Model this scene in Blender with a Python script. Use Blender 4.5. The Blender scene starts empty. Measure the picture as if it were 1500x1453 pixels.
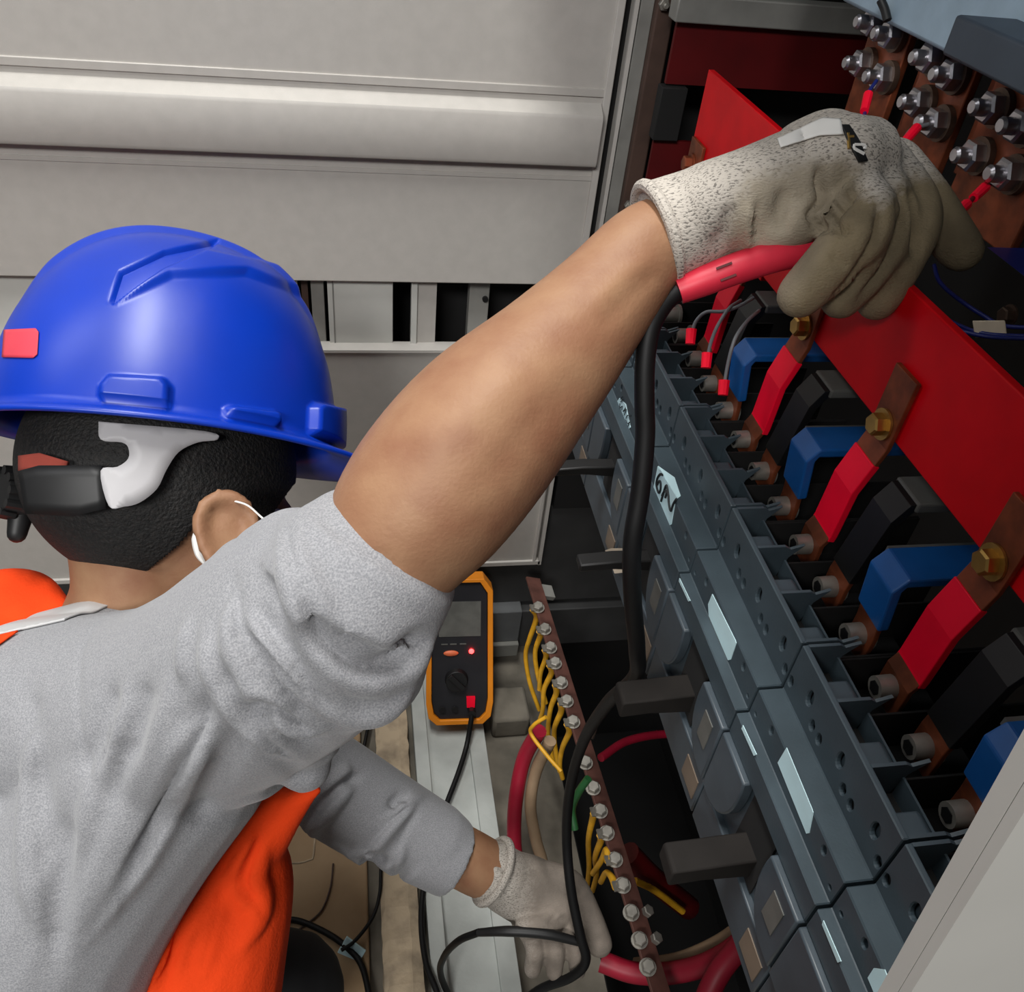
import bpy, bmesh, math, random
import numpy as np
from mathutils import Vector, Matrix
random.seed(7); RNG = np.random.default_rng(5)
scene = bpy.context.scene
COL = scene.collection

# ------------------------------------------------------------------ camera, world, lamps, exposure
F_PX, CX, CY, CAM_H = 1266.0, 750.0, 726.5, 1.25
def _n(v): v = np.array(v, float); return v / np.linalg.norm(v)
_Y = _n((-250, 1096, -F_PX)); _Z = _n((180, 1504, F_PX)); _X = _n(np.cross(_Y, _Z)); _Z = np.cross(_X, _Y)
RC = np.array([_X, _Y, _Z])                       # camera axes -> world
CAM = np.array([0, 0, CAM_H])
cam_data = bpy.data.cameras.new('camera'); cam = bpy.data.objects.new('camera', cam_data); COL.objects.link(cam)
cam_data.sensor_fit = 'HORIZONTAL'; cam_data.sensor_width = 36; cam_data.lens = 36 * F_PX / 1500
cam_data.clip_start = .01
m4 = Matrix.Identity(4)
for i in range(3):
    for j in range(3): m4[i][j] = RC[i][j]
    m4[i][3] = CAM[i]
cam.matrix_world = m4
scene.camera = cam

world = bpy.data.worlds.new('world'); scene.world = world; world.use_nodes = True
world.node_tree.nodes['Background'].inputs[0].default_value = (.95, .97, 1, 1)
world.node_tree.nodes['Background'].inputs[1].default_value = .085
def area(name, loc, target, size, size_y, watts, col=(1, 1, 1)):
    l = bpy.data.lights.new(name, 'AREA'); l.shape = 'RECTANGLE'; l.size = size; l.size_y = size_y; l.energy = watts; l.color = col
    o = bpy.data.objects.new(name, l); COL.objects.link(o); o.location = loc
    o.rotation_euler = (Vector(target) - Vector(loc)).to_track_quat('-Z', 'Y').to_euler()
    return o
area('ceiling_lamp', (-.24, .45, 2.95), (-.24, .45, 0), .22, 1.3, 50, (1, .99, .96))
area('ceiling_lamp_rear', (-1.00, -1.80, 2.75), (-.1, .6, .6), 1.2, .4, 66, (1, .99, .97))
area('side_fill', (-1.7, .55, 2.85), (-.1, .6, .1), .4, 1.2, 12, (.97, .98, 1))  # added fill from the left to brighten the floor, no lamp known there
vs = scene.view_settings
vs.view_transform = 'Standard'; vs.look = 'None'; vs.gamma = 1; vs.use_curve_mapping = False; vs.exposure = 0.0

# ------------------------------------------------------------------ measuring helpers (rays of the calibrated view)
def ray(px, py): return RC @ np.array([px - CX, CY - py, -F_PX])
def on(px, py, ax, v):
    d = ray(px, py); i = 'xyz'.index(ax); return CAM + d * ((v - CAM[i]) / d[i])
def at(px, py, dep): return CAM + ray(px, py) * dep / F_PX
def pix(P):
    c = (np.asarray(P) - CAM) @ RC; z = -c[:, 2]
    return np.stack([CX + F_PX * c[:, 0] / z, CY - F_PX * c[:, 1] / z, z], 1)
def cam2w(v): return RC @ np.array(v, float)

# ------------------------------------------------------------------ materials
def lin(c): return tuple((x / 12.92 if x <= .04045 else ((x + .055) / 1.055) ** 2.4) for x in [k / 255 for k in c])
def mat(name, rgb, rough=.5, metal=0, var=.12, scale=30, bump=0, bscale=200, emit=0, spec=None, rgb2=None, mix=(.35, .65), sheen=0, detail=4):
    m = bpy.data.materials.new(name); m.use_nodes = True; nt = m.node_tree; b = nt.nodes['Principled BSDF']
    c = lin(rgb); b.inputs['Roughness'].default_value = rough; b.inputs['Metallic'].default_value = metal
    if spec is not None: b.inputs['Specular IOR Level'].default_value = spec
    if sheen: b.inputs['Sheen Weight'].default_value = sheen
    tc = nt.nodes.new('ShaderNodeTexCoord'); no = nt.nodes.new('ShaderNodeTexNoise'); no.inputs['Scale'].default_value = scale; no.inputs['Detail'].default_value = detail
    nt.links.new(tc.outputs['Object'], no.inputs['Vector'])
    r = nt.nodes.new('ShaderNodeValToRGB'); nt.links.new(no.outputs['Fac'], r.inputs['Fac'])
    r.color_ramp.elements[0].position, r.color_ramp.elements[1].position = mix
    if rgb2 is None:
        r.color_ramp.elements[0].color = (*[k * (1 - var) for k in c], 1); r.color_ramp.elements[1].color = (*[min(1, k * (1 + var)) for k in c], 1)
    else:
        r.color_ramp.elements[0].color = (*c, 1); r.color_ramp.elements[1].color = (*lin(rgb2), 1)
    nt.links.new(r.outputs['Color'], b.inputs['Base Color'])
    if bump:
        n2 = nt.nodes.new('ShaderNodeTexNoise'); n2.inputs['Scale'].default_value = bscale; n2.inputs['Detail'].default_value = 3
        nt.links.new(tc.outputs['Object'], n2.inputs['Vector'])
        bp = nt.nodes.new('ShaderNodeBump'); bp.inputs['Strength'].default_value = bump; bp.inputs['Distance'].default_value = .002
        nt.links.new(n2.outputs['Fac'], bp.inputs['Height']); nt.links.new(bp.outputs['Normal'], b.inputs['Normal'])
    if emit:
        b.inputs['Emission Color'].default_value = (*c, 1); b.inputs['Emission Strength'].default_value = emit
    return m
M = dict(
    panel=mat('painted_steel', (178, 174, 168), .45, var=.03, scale=60, bump=.06, bscale=900),
    panel_light=mat('painted_steel_light', (188, 184, 178), .45, var=.03, scale=60),
    zinc=mat('zinc_steel', (142, 141, 136), .5, .2, var=.15, scale=20),
    brownsteel=mat('primer_steel', (70, 52, 44), .6, var=.25, scale=25),
    plinth=mat('plinth_grey', (92, 94, 95), .6, var=.12, scale=20), plinth_dark=mat('plinth_dark', (58, 58, 58), .7, var=.15, scale=20), plinth_light=mat('plinth_foot', (120, 120, 114), .6, var=.1, scale=20), washer=mat('dull_washer', (96, 78, 66), .5, .6, var=.2, scale=60),
    panel_plain=mat('painted_steel_plain', (190, 188, 182), .5, var=.02, scale=30),
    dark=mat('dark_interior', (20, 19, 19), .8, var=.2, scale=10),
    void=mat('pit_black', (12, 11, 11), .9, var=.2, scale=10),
    rearwhite=mat('rear_white', (196, 196, 190), .6, var=.04, scale=20),
    concrete=mat('concrete', (112, 106, 95), .95, var=.3, scale=14, bump=.5, bscale=60, rgb2=(76, 72, 64), mix=(.4, .7)),
    dirty=mat('dirty_kerb', (182, 164, 138), .95, scale=26, bump=.6, bscale=90, rgb2=(120, 108, 92), mix=(.45, .75)),
    board=mat('dusty_board', (168, 143, 112), .9, scale=9, bump=.2, bscale=60, rgb2=(140, 114, 84), mix=(.4, .75)),
    whitesteel=mat('white_base_steel', (166, 170, 166), .6, var=.12, scale=18, bump=.1),
    breaker=mat('breaker_grey', (56, 68, 75), .48, var=.1, scale=40, bump=.05, bscale=700),
    breaker2=mat('breaker_grey_lower', (62, 71, 78), .4, var=.14, scale=35),
    lever=mat('lever_grey', (30, 27, 25), .8, spec=.2, var=.12, scale=60),
    leverblack=mat('lever_black', (18, 17, 17), .5, var=.1),
    black=mat('black_plastic', (16, 16, 17), .5, var=.15, scale=50),
    rubber=mat('black_rubber', (12, 12, 13), .55, spec=.3, var=.15, scale=50),
    blackbar=mat('black_sleeve', (11, 11, 12), .5, var=.2, scale=50),
    greybar=mat('sleeve_sheen', (92, 92, 88), .5, var=.15, scale=50),
    redbar=mat('red_busbar', (206, 2, 16), .5, spec=.2, var=.08, scale=30, bump=.03, bscale=300),
    redsleeve=mat('red_sleeve', (250, 10, 48), .45, spec=.25, var=.06, scale=40),
    reddark=mat('red_barrier', (84, 3, 6), .5, var=.15, scale=20),
    bluesleeve=mat('blue_sleeve', (18, 84, 152), .42, var=.1, scale=40),
    copper=mat('copper', (150, 78, 48), .5, .55, scale=60, rgb2=(96, 52, 34), mix=(.35, .7)),
    brass=mat('brass', (186, 150, 84), .35, .9, var=.15, scale=80),
    steel=mat('bolt_steel', (176, 174, 178), .32, .95, var=.12, scale=90),
    boltgrey=mat('bolt_dull', (150, 146, 138), .45, .6, var=.15, scale=80),
    device=mat('device_grey', (150, 172, 188), .55, var=.08, scale=40),
    device2=mat('device_dark', (52, 62, 74), .55, var=.1, scale=40),
    sticker=mat('white_sticker', (196, 226, 232), .5, var=.05, scale=60),
    ink=mat('ink', (20, 26, 30), .6),
    tape=mat('paper_tape', (205, 190, 168), .8, var=.08, scale=80),
    skin=mat('skin', (154, 117, 88), .55, spec=.35, scale=38, rgb2=(134, 92, 68), mix=(.3, .75), bump=.12, bscale=500),
    knit_dark=mat('knit', (150, 146, 138), .9),
    sweater=mat('grey_melange', (128, 129, 133), .95, scale=1000, rgb2=(154, 154, 157), mix=(.38, .62), bump=.25, bscale=900, detail=5, sheen=.2),
    sweater_left=None,
    orange=mat('hi_vis_orange', (236, 70, 24), .9, spec=.15, var=.1, scale=20, bump=.25, bscale=400),
    band=mat('reflective_band', (190, 190, 190), .5, var=.05),
    trousers=mat('black_trousers', (16, 16, 18), .9, var=.2),
    hair=mat('black_hair', (9, 8, 8), .7, scale=260, rgb2=(30, 26, 24), mix=(.45, .75), bump=.8, bscale=420),
    helmet=mat('blue_shell', (1, 50, 166), .36, var=.06, scale=14, bump=.04, bscale=60),
    helmetred=mat('red_sticker', (206, 62, 78), .5, var=.08),
    pad=mat('sweat_pad', (132, 52, 40), .9), strap=mat('grey_plastic_strap', (178, 176, 178), .5, var=.04),
    mask=mat('white_mask', (222, 220, 216), .8, var=.03),
    yellow=mat('yellow_insulation', (216, 160, 34), .5, var=.12, scale=60),
    green=mat('green_insulation', (34, 84, 44), .5, var=.12),
    redcable=mat('red_cable', (150, 18, 44), .5, var=.1),
    beige=mat('beige_cable', (150, 126, 100), .6, var=.1),
    bluewire=mat('blue_wire', (24, 34, 104), .45, var=.1),
    greywire=mat('grey_wire', (110, 112, 116), .45, var=.1),
    meter_yellow=mat('meter_holster', (226, 134, 22), .5, var=.05),
    meter_face=mat('meter_face', (34, 34, 38), .4, var=.1),
    meter_button=mat('meter_button', (214, 106, 66), .5, var=.05),
    led=mat('red_led', (255, 40, 40), .4, emit=14),
    probe=mat('red_probe', (214, 44, 66), .45, var=.06, scale=60),
    eye=mat('eye_white', (225, 220, 215), .3),
)
# knit + coated glove: the coating is a separate colour of the glove itself, stored as a vertex attribute
def glove_mat(name, knit, coat, finger_shade=(188, 180, 160)):
    m = bpy.data.materials.new(name); m.use_nodes = True; nt = m.node_tree; b = nt.nodes['Principled BSDF']; b.inputs['Roughness'].default_value = .85
    tc = nt.nodes.new('ShaderNodeTexCoord')
    vo = nt.nodes.new('ShaderNodeTexNoise'); vo.inputs['Scale'].default_value = 820; vo.inputs['Detail'].default_value = 2
    mp = nt.nodes.new('ShaderNodeMapping'); mp.inputs['Scale'].default_value = (.55, 1.4, 1.2); nt.links.new(tc.outputs['Object'], mp.inputs['Vector']); nt.links.new(mp.outputs['Vector'], vo.inputs['Vector'])
    r = nt.nodes.new('ShaderNodeValToRGB'); r.color_ramp.elements[0].position = .36; r.color_ramp.elements[1].position = .47
    r.color_ramp.elements[0].color = (*[k * .34 for k in lin(knit)], 1); r.color_ramp.elements[1].color = (*lin(knit), 1)
    nt.links.new(vo.outputs['Fac'], r.inputs['Fac'])
    n2 = nt.nodes.new('ShaderNodeTexNoise'); n2.inputs['Scale'].default_value = 40; n2.inputs['Detail'].default_value = 6; nt.links.new(tc.outputs['Object'], n2.inputs['Vector'])
    r2 = nt.nodes.new('ShaderNodeValToRGB'); r2.color_ramp.elements[0].position = .35; r2.color_ramp.elements[1].position = .7
    r2.color_ramp.elements[0].color = (*[k * .62 for k in lin(coat)], 1); r2.color_ramp.elements[1].color = (*lin(coat), 1)
    nt.links.new(n2.outputs['Fac'], r2.inputs['Fac'])
    a = nt.nodes.new('ShaderNodeAttribute'); a.attribute_name = 'coat'
    g_ = nt.nodes.new('ShaderNodeAttribute'); g_.attribute_name = 'finger_shade'
    m2 = nt.nodes.new('ShaderNodeMix'); m2.data_type = 'RGBA'; m2.blend_type = 'MULTIPLY'; m2.inputs[7].default_value = (*lin(finger_shade), 1)
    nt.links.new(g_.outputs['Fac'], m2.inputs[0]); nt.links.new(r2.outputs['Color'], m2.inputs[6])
    mx = nt.nodes.new('ShaderNodeMix'); mx.data_type = 'RGBA'
    nt.links.new(a.outputs['Fac'], mx.inputs[0]); nt.links.new(r.outputs['Color'], mx.inputs[6]); nt.links.new(m2.outputs[2], mx.inputs[7])
    nt.links.new(mx.outputs[2], b.inputs['Base Color'])
    bp = nt.nodes.new('ShaderNodeBump'); bp.inputs['Strength'].default_value = .35; bp.inputs['Distance'].default_value = .002
    nt.links.new(vo.outputs['Fac'], bp.inputs['Height']); nt.links.new(bp.outputs['Normal'], b.inputs['Normal'])
    return m
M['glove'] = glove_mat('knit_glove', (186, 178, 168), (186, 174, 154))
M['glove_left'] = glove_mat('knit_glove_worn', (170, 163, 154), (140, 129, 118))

# ------------------------------------------------------------------ mesh helpers
def frame_of(d):
    d = _n(d); a = np.array([0, 0, 1.]) if abs(d[2]) < .9 else np.array([1., 0, 0])
    u = _n(np.cross(a, d)); return u, np.cross(d, u)
def spline(P, per=8):
    P = np.asarray(P, float)
    if len(P) < 3: return P
    Q = np.vstack([2 * P[0] - P[1], P, 2 * P[-1] - P[-2]]); out = []
    for i in range(1, len(Q) - 2):
        p0, p1, p2, p3 = Q[i - 1:i + 3]
        for t in np.arange(per) / per:
            out.append(.5 * (2 * p1 + (p2 - p0) * t + (2 * p0 - 5 * p1 + 4 * p2 - p3) * t * t + (3 * p1 - p0 - 3 * p2 + p3) * t ** 3))
    out.append(P[-1]); return np.array(out)
class MB:
    def __init__(s): s.v = []; s.f = []
    def add(s, v, f):
        o = len(s.v); s.v += [tuple(map(float, p)) for p in v]; s.f += [tuple(i + o for i in q) for q in f]; return s
    def box(s, x0, x1, y0, y1, z0, z1):
        v = [(x, y, z) for x in (x0, x1) for y in (y0, y1) for z in (z0, z1)]
        return s.add(v, [(0, 1, 3, 2), (4, 6, 7, 5), (0, 4, 5, 1), (2, 3, 7, 6), (0, 2, 6, 4), (1, 5, 7, 3)])
    def obox(s, c, ax, h):
        c = np.array(c, float); ax = [np.array(a, float) for a in ax]
        v = [c + i * h[0] * ax[0] + j * h[1] * ax[1] + k * h[2] * ax[2] for i in (-1, 1) for j in (-1, 1) for k in (-1, 1)]
        f = [(0, 1, 3, 2), (4, 6, 7, 5), (0, 4, 5, 1), (2, 3, 7, 6), (0, 2, 6, 4), (1, 5, 7, 3)]
        if np.dot(np.cross(ax[0], ax[1]), ax[2]) < 0: f = [q[::-1] for q in f]
        return s.add(v, f)
    def cyl(s, p0, p1, r0, r1=None, n=12, rot=0):
        r1 = r0 if r1 is None else r1; p0 = np.array(p0, float); p1 = np.array(p1, float); u, w = frame_of(p1 - p0)
        a = [rot + 2 * math.pi * i / n for i in range(n)]
        v = [p0 + r0 * (math.cos(t) * u + math.sin(t) * w) for t in a] + [p1 + r1 * (math.cos(t) * u + math.sin(t) * w) for t in a]
        return s.add(v, [(i, (i + 1) % n, n + (i + 1) % n, n + i) for i in range(n)] + [tuple(range(n))[::-1], tuple(range(n, 2 * n))])
    def prism(s, poly, ax, a0, a1):                   # polygon in the two other axes (in order), extruded along ax
        k = 'xyz'.index(ax); o = [i for i in range(3) if i != k]; n = len(poly)
        def P(q, a): p = [0, 0, 0]; p[k] = a; p[o[0]] = q[0]; p[o[1]] = q[1]; return p
        area2 = sum(poly[i][0] * poly[(i + 1) % n][1] - poly[(i + 1) % n][0] * poly[i][1] for i in range(n))
        flip = (area2 > 0) != (k != 1)
        f = [(i, (i + 1) % n, n + (i + 1) % n, n + i) for i in range(n)] + [tuple(range(n))[::-1], tuple(range(n, 2 * n))]
        if flip: f = [q[::-1] for q in f]
        return s.add([P(q, a0) for q in poly] + [P(q, a1) for q in poly], f)
    def tube(s, pts, r, n=8, per=8):
        raw = np.asarray(pts, float); P = spline(raw, per); L = len(P)
        R = np.full(L, r) if np.isscalar(r) else np.interp(np.linspace(0, 1, L), np.linspace(0, 1, len(r)), r)
        T = np.gradient(P, axis=0); T /= np.linalg.norm(T, axis=1)[:, None] + 1e-12
        u, w = frame_of(T[0]); v = []
        for i in range(L):
            u = _n(u - T[i] * np.dot(u, T[i])); w = np.cross(T[i], u)
            v += [P[i] + R[i] * (math.cos(a) * u + math.sin(a) * w) for a in np.arange(n) * 2 * math.pi / n]
        f = [(i * n + j, i * n + (j + 1) % n, (i + 1) * n + (j + 1) % n, (i + 1) * n + j) for i in range(L - 1) for j in range(n)]
        return s.add(v, f + [tuple(range(n))[::-1], tuple(range((L - 1) * n, L * n))])
    def ribbon(s, pts, wdir, width, thick, per=1):     # flat bar following a path
        P = spline(pts, per) if per > 1 else np.asarray(pts, float); wdir = _n(wdir); L = len(P); v = []
        T = np.gradient(P, axis=0)
        for i in range(L):
            nn = _n(np.cross(T[i], wdir))
            for a, b in ((-1, -1), (1, -1), (1, 1), (-1, 1)): v.append(P[i] + a * wdir * width / 2 + b * nn * thick / 2)
        f = [(i * 4 + j, i * 4 + (j + 1) % 4, (i + 1) * 4 + (j + 1) % 4, (i + 1) * 4 + j) for i in range(L - 1) for j in range(4)]
        return s.add(v, f + [(3, 2, 1, 0), tuple(range((L - 1) * 4, L * 4))])
    def ell(s, c, ax, r, nu=24, nv=14):
        c = np.array(c, float); v = []; ax = [np.array(a, float) for a in ax]
        for i in range(nv + 1):
            t = math.pi * i / nv
            for j in range(nu):
                p = 2 * math.pi * j / nu
                v.append(c + ax[0] * r[0] * math.sin(t) * math.cos(p) + ax[1] * r[1] * math.sin(t) * math.sin(p) + ax[2] * r[2] * math.cos(t))
        f = [(i * nu + j, (i + 1) * nu + j, (i + 1) * nu + (j + 1) % nu, i * nu + (j + 1) % nu) for i in range(nv) for j in range(nu)]
        return s.add(v, f)
    def limb(s, pts, rad, flat=None, n=20, per=6):     # tapered rounded limb: radius per joint, optional (axis, factor) flattening
        raw = np.asarray(pts, float); rr = np.asarray(rad, float)
        Q = spline(np.hstack([raw, rr[:, None]]), per); P, R = Q[:, :3], Q[:, 3]
        d0 = _n(P[0] - P[1]); d1 = _n(P[-1] - P[-2]); cap = [math.radians(a) for a in (80, 55, 28)]
        P = np.vstack([[P[0] + d0 * R[0] * math.sin(a) for a in cap], P, [P[-1] + d1 * R[-1] * math.sin(a) for a in cap[::-1]]])
        R = np.concatenate([[R[0] * math.cos(a) for a in cap], R, [R[-1] * math.cos(a) for a in cap[::-1]]])
        T = np.gradient(P, axis=0); T /= np.linalg.norm(T, axis=1)[:, None] + 1e-12
        u, w = frame_of(T[0]) if flat is None else (None, None); v = []
        if flat is not None: u = _n(np.array(flat[0]) - T[0] * np.dot(flat[0], T[0]))
        for i in range(len(P)):
            u = _n(u - T[i] * np.dot(u, T[i])); w = np.cross(T[i], u); k = 1 if flat is None else flat[1]
            v += [P[i] + R[i] * (k * math.cos(a) * u + math.sin(a) * w) for a in np.arange(n) * 2 * math.pi / n]
        L = len(P)
        f = [(i * n + j, i * n + (j + 1) % n, (i + 1) * n + (j + 1) % n, (i + 1) * n + j) for i in range(L - 1) for j in range(n)]
        return s.add(v, f + [tuple(range(n))[::-1], tuple(range((L - 1) * n, L * n))])
    def mesh(s, name, loc=(0, 0, 0)):
        me = bpy.data.meshes.new(name); l = np.array(loc)
        me.from_pydata([tuple(np.array(p) - l) for p in s.v], [], s.f); me.validate(); me.update(); return me

def props(o, label=None, cat=None, group=None, kind=None):
    for k, v in (('label', label), ('category', cat), ('group', group), ('kind', kind)):
        if v: o[k] = v
    return o
ORG = {}
def thing(name, label, cat, loc=(0, 0, 0), group=None, kind=None):
    o = bpy.data.objects.new(name, None); COL.objects.link(o); o.location = tuple(map(float, loc)); o.empty_display_size = .02
    ORG[o.name] = np.array(loc, float); return props(o, label, cat, group, kind)
def link(name, me, m, parent=None, smooth=True, bevel=0, angle=35, loc=None, **kw):
    o = bpy.data.objects.new(name, me); COL.objects.link(o)
    if m is not None: me.materials.clear(); me.materials.append(m)
    if smooth:
        me.polygons.foreach_set('use_smooth', [True] * len(me.polygons)); me.set_sharp_from_angle(angle=math.radians(angle))
    if parent is not None: o.parent = parent
    if loc is not None: o.location = tuple(map(float, loc)); ORG[o.name] = np.array(loc, float)
    if bevel:
        b = o.modifiers.new('bevel', 'BEVEL'); b.width = bevel; b.segments = 2; b.limit_method = 'ANGLE'; b.angle_limit = math.radians(40)
    return props(o, **kw)
def origin(o):
    p = np.zeros(3)
    while o is not None: p = p + np.array(o.location); o = o.parent
    return p
def build(mb, name, m, parent=None, loc=None, **kw):     # mb holds world coordinates
    base = origin(parent) if parent is not None else np.zeros(3)
    if loc is not None:
        me = mb.mesh(name, loc); return link(name, me, m, parent, loc=np.array(loc) - base, **kw)
    return link(name, mb.mesh(name, base), m, parent, **kw)
def dup(o, parent=None, off=None, label=None, group=None):
    c = o.copy(); COL.objects.link(c)
    if parent is not None: c.parent = parent
    if off is not None: c.location = o.location + Vector(off)
    if label: c['label'] = label
    if group: c['group'] = group
    for ch in list(o.children): dup(ch, c)
    return c
def evaluated(o):
    dg = bpy.context.evaluated_depsgraph_get(); me = bpy.data.meshes.new_from_object(o.evaluated_get(dg)); return me
def voxel(mb, size, smooth=6, factor=.5):
    o = bpy.data.objects.new('tmp', mb.mesh('tmp')); COL.objects.link(o)
    r = o.modifiers.new('r', 'REMESH'); r.mode = 'VOXEL'; r.voxel_size = size; r.use_smooth_shade = True
    if smooth: s = o.modifiers.new('s', 'SMOOTH'); s.iterations = smooth; s.factor = factor
    me = evaluated(o); bpy.data.objects.remove(o); return me
def coords(me):
    a = np.empty(len(me.vertices) * 3); me.vertices.foreach_get('co', a); return a.reshape(-1, 3)
def normals(me):
    a = np.empty(len(me.vertices) * 3); me.vertex_normals.foreach_get('vector', a); return a.reshape(-1, 3)
def setco(me, c): me.vertices.foreach_set('co', np.ascontiguousarray(c).ravel()); me.update()
def shift(me, base): setco(me, coords(me) - base); return me
def facing(P, N):
    d = CAM - P; return np.sum(d * N, 1) / np.linalg.norm(d, axis=1)
def polydist(q, line):                                  # distance of points q (n,2) to a polyline, with side sign and position along it
    best = np.full(len(q), 1e9); sg = np.zeros(len(q)); tt = np.zeros(len(q)); L = len(line) - 1
    for i in range(L):
        a, b = np.array(line[i], float), np.array(line[i + 1], float); d = b - a; l2 = d @ d
        t = np.clip(((q - a) @ d) / l2, 0, 1); c = a + t[:, None] * d; r = q - c; ds = np.hypot(r[:, 0], r[:, 1])
        k = ds < best; best[k] = ds[k]; sg[k] = np.sign(d[0] * r[k, 1] - d[1] * r[k, 0]); tt[k] = (i + t[k]) / L
    return best, sg, tt
def folds(me, lst):
    """cloth folds: each one a crease line on the cloth: ridge on one side, sharp drop on the other"""
    P = coords(me); N = normals(me); q = pix(P); vis = np.clip(facing(P, N) * 4, 0, 1); D = np.zeros(len(P))
    for line, amp, w, kind in lst:
        line = spline(np.array([(*p, 0) for p in line]), 5)[:, :2]
        d, s, t = polydist(q[:, :2], line); fade = np.clip(np.minimum(t, 1 - t) * 5 + .25, 0, 1)
        if kind == 'r': k = np.exp(-(d / w) ** 2)
        elif kind == 'v': k = -np.exp(-(d / w) ** 2)
        else:                                            # 's': ridge to one side, valley to the other
            sd = d * s; k = np.exp(-((sd - w * .7) / w) ** 2) - 1.1 * np.exp(-((sd + w * .5) / (w * .6)) ** 2)
        D += amp * k * fade
    setco(me, P + N * (D * vis)[:, None]); return me
def inpoly(q, poly):
    c = np.zeros(len(q), bool); n = len(poly); j = n - 1
    for i in range(n):
        xi, yi = poly[i]; xj, yj = poly[j]
        c ^= ((yi > q[:, 1]) != (yj > q[:, 1])) & (q[:, 0] < (xj - xi) * (q[:, 1] - yi) / (yj - yi + 1e-9) + xi); j = i
    return c
def sdpoly(q, poly):
    d, _, _ = polydist(q, list(poly) + [poly[0]]); return np.where(inpoly(q, poly), -d, d)
def text_mesh(body, size, depth=.0003):
    cu = bpy.data.curves.new('txt', 'FONT'); cu.body = body; cu.size = size; cu.extrude = depth; cu.align_x = 'CENTER'; cu.align_y = 'CENTER'
    o = bpy.data.objects.new('txt', cu); COL.objects.link(o); me = evaluated(o); bpy.data.objects.remove(o); return me
def place_text(body, size, c, right, up, name, m, parent):
    me = text_mesh(body, size); P = coords(me); r, u = _n(right), _n(up); n = np.cross(r, u)
    setco(me, np.array(c) + P[:, :1] * r + P[:, 1:2] * u + P[:, 2:] * n - origin(parent)); return link(name, me, m, parent, smooth=False)
def hexbolt(p, ax, r, h, stud=0, rs=None, washer=0, mb=None):
    mb = mb or MB(); p = np.array(p, float); ax = _n(ax)
    if washer: mb.cyl(p, p + ax * r * .22, washer, n=20)
    b = p + ax * (r * .22 if washer else 0)
    mb.cyl(b, b + ax * h * .85, r, n=6); mb.cyl(b + ax * h * .85, b + ax * h, r, r * .82, n=6)
    if stud: mb.cyl(b + ax * h, b + ax * (h + stud * .8), rs, n=12).cyl(b + ax * (h + stud * .8), b + ax * (h + stud), rs, rs * .7, n=12)
    return mb

# ================================================================== SETTING
WY = 1.0
def struct(name, mb, m, parent=None, **kw): return build(mb, name, m, parent, kind=None if parent else 'structure', **kw)
floor = struct('floor', MB().box(-1.6, .31, -1.2, 1.6, -.04, 0), M['concrete'], smooth=False)
wall = bpy.data.objects.new('wall_back', None); COL.objects.link(wall); wall.location = (0, WY, 0); wall['kind'] = 'structure'
build(MB().box(-1.3, .285, WY, WY + .012, .748, 1.75), 'upper_panel', M['panel'], wall, bevel=.0015)
build(MB().box(-1.3, .283, WY - .0022, WY + .001, .978, .9868), 'groove_strip', M['panel'], wall, bevel=.0008)
build(MB().prism([(WY + .002, .9725), (WY - .0165, .9625), (WY - .0185, .9585), (WY - .0185, .910), (WY - .016, .905), (WY + .002, .902)], 'x', -1.3, .279), 'stiffener_rib', M['panel'], wall, bevel=.0015)
build(MB().box(-1.3, .281, WY - .0012, WY + .001, .884, .889), 'groove_strip', M['panel'], wall)
build(MB().box(.279, .2875, WY - .004, WY + .02, .748, 1.75), 'edge_flange', M['panel_light'], wall, bevel=.001)
build(MB().box(-1.3, .284, WY, WY + .012, .252, .651), 'lower_panel', M['panel'], wall, bevel=.0015)
build(MB().box(-1.3, .29, WY - .003, WY + .02, .6485, .6525), 'lower_panel_lip', M['panel_light'], wall)
build(MB().box(-1.3, .290, WY - .004, WY + .02, .243, .252), 'bottom_flange', M['panel_light'], wall, bevel=.001)
build(MB().box(.2765, .2805, WY - .004, WY + .02, .252, .6485), 'edge_flange', M['panel_light'], wall)
build(MB().box(.2860, .2915, WY - .004, WY + .02, .243, .6485), 'edge_flange', M['panel_light'], wall)
# what stands behind the gap
rear = bpy.data.objects.new('wall_rear', None); COL.objects.link(rear); rear.location = (0, 1.07, 0); rear['kind'] = 'structure'
build(MB().box(-1.3, -.072, 1.0165, 1.025, .5, .95), 'rear_panel', M['rearwhite'], rear)
build(MB().box(-.0355, .0465, 1.0165, 1.025, .5, .95), 'rear_panel', M['rearwhite'], rear, bevel=.001)
build(MB().box(-.0295, -.028, 1.0155, 1.018, .5, .95), 'panel_seam', M['zinc'], rear)
build(MB().box(-.068, -.060, 1.025, 1.04, .5, .95), 'rear_post', M['brownsteel'], rear)
build(MB().box(-.056, -.040, 1.02, 1.04, .5, .95), 'rear_post', M['zinc'], rear, bevel=.001)
build(MB().box(.070, .078, 1.0145, 1.03, .5, .95), 'rear_post', M['rearwhite'], rear, bevel=.001)
build(MB().box(.078, .1025, 1.018, 1.03, .5, .95), 'rear_post', M['panel'], rear)
p = build(MB().box(.147, .1735, 1.03, 1.05, .5, .95), 'rear_post', M['zinc'], rear, bevel=.001)
build(MB().cyl((.168, 1.03, .712), (.168, 1.026, .712), .004, n=10), 'screw', M['black'], p)
build(MB().box(-1.3, .4, 1.12, 1.13, .3, 1.2), 'rear_plate', M['dark'], rear)
build(MB().box(.08, .5, 1.085, 1.09, .4, 1.1), 'rear_plate', M['dark'], rear)
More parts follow.
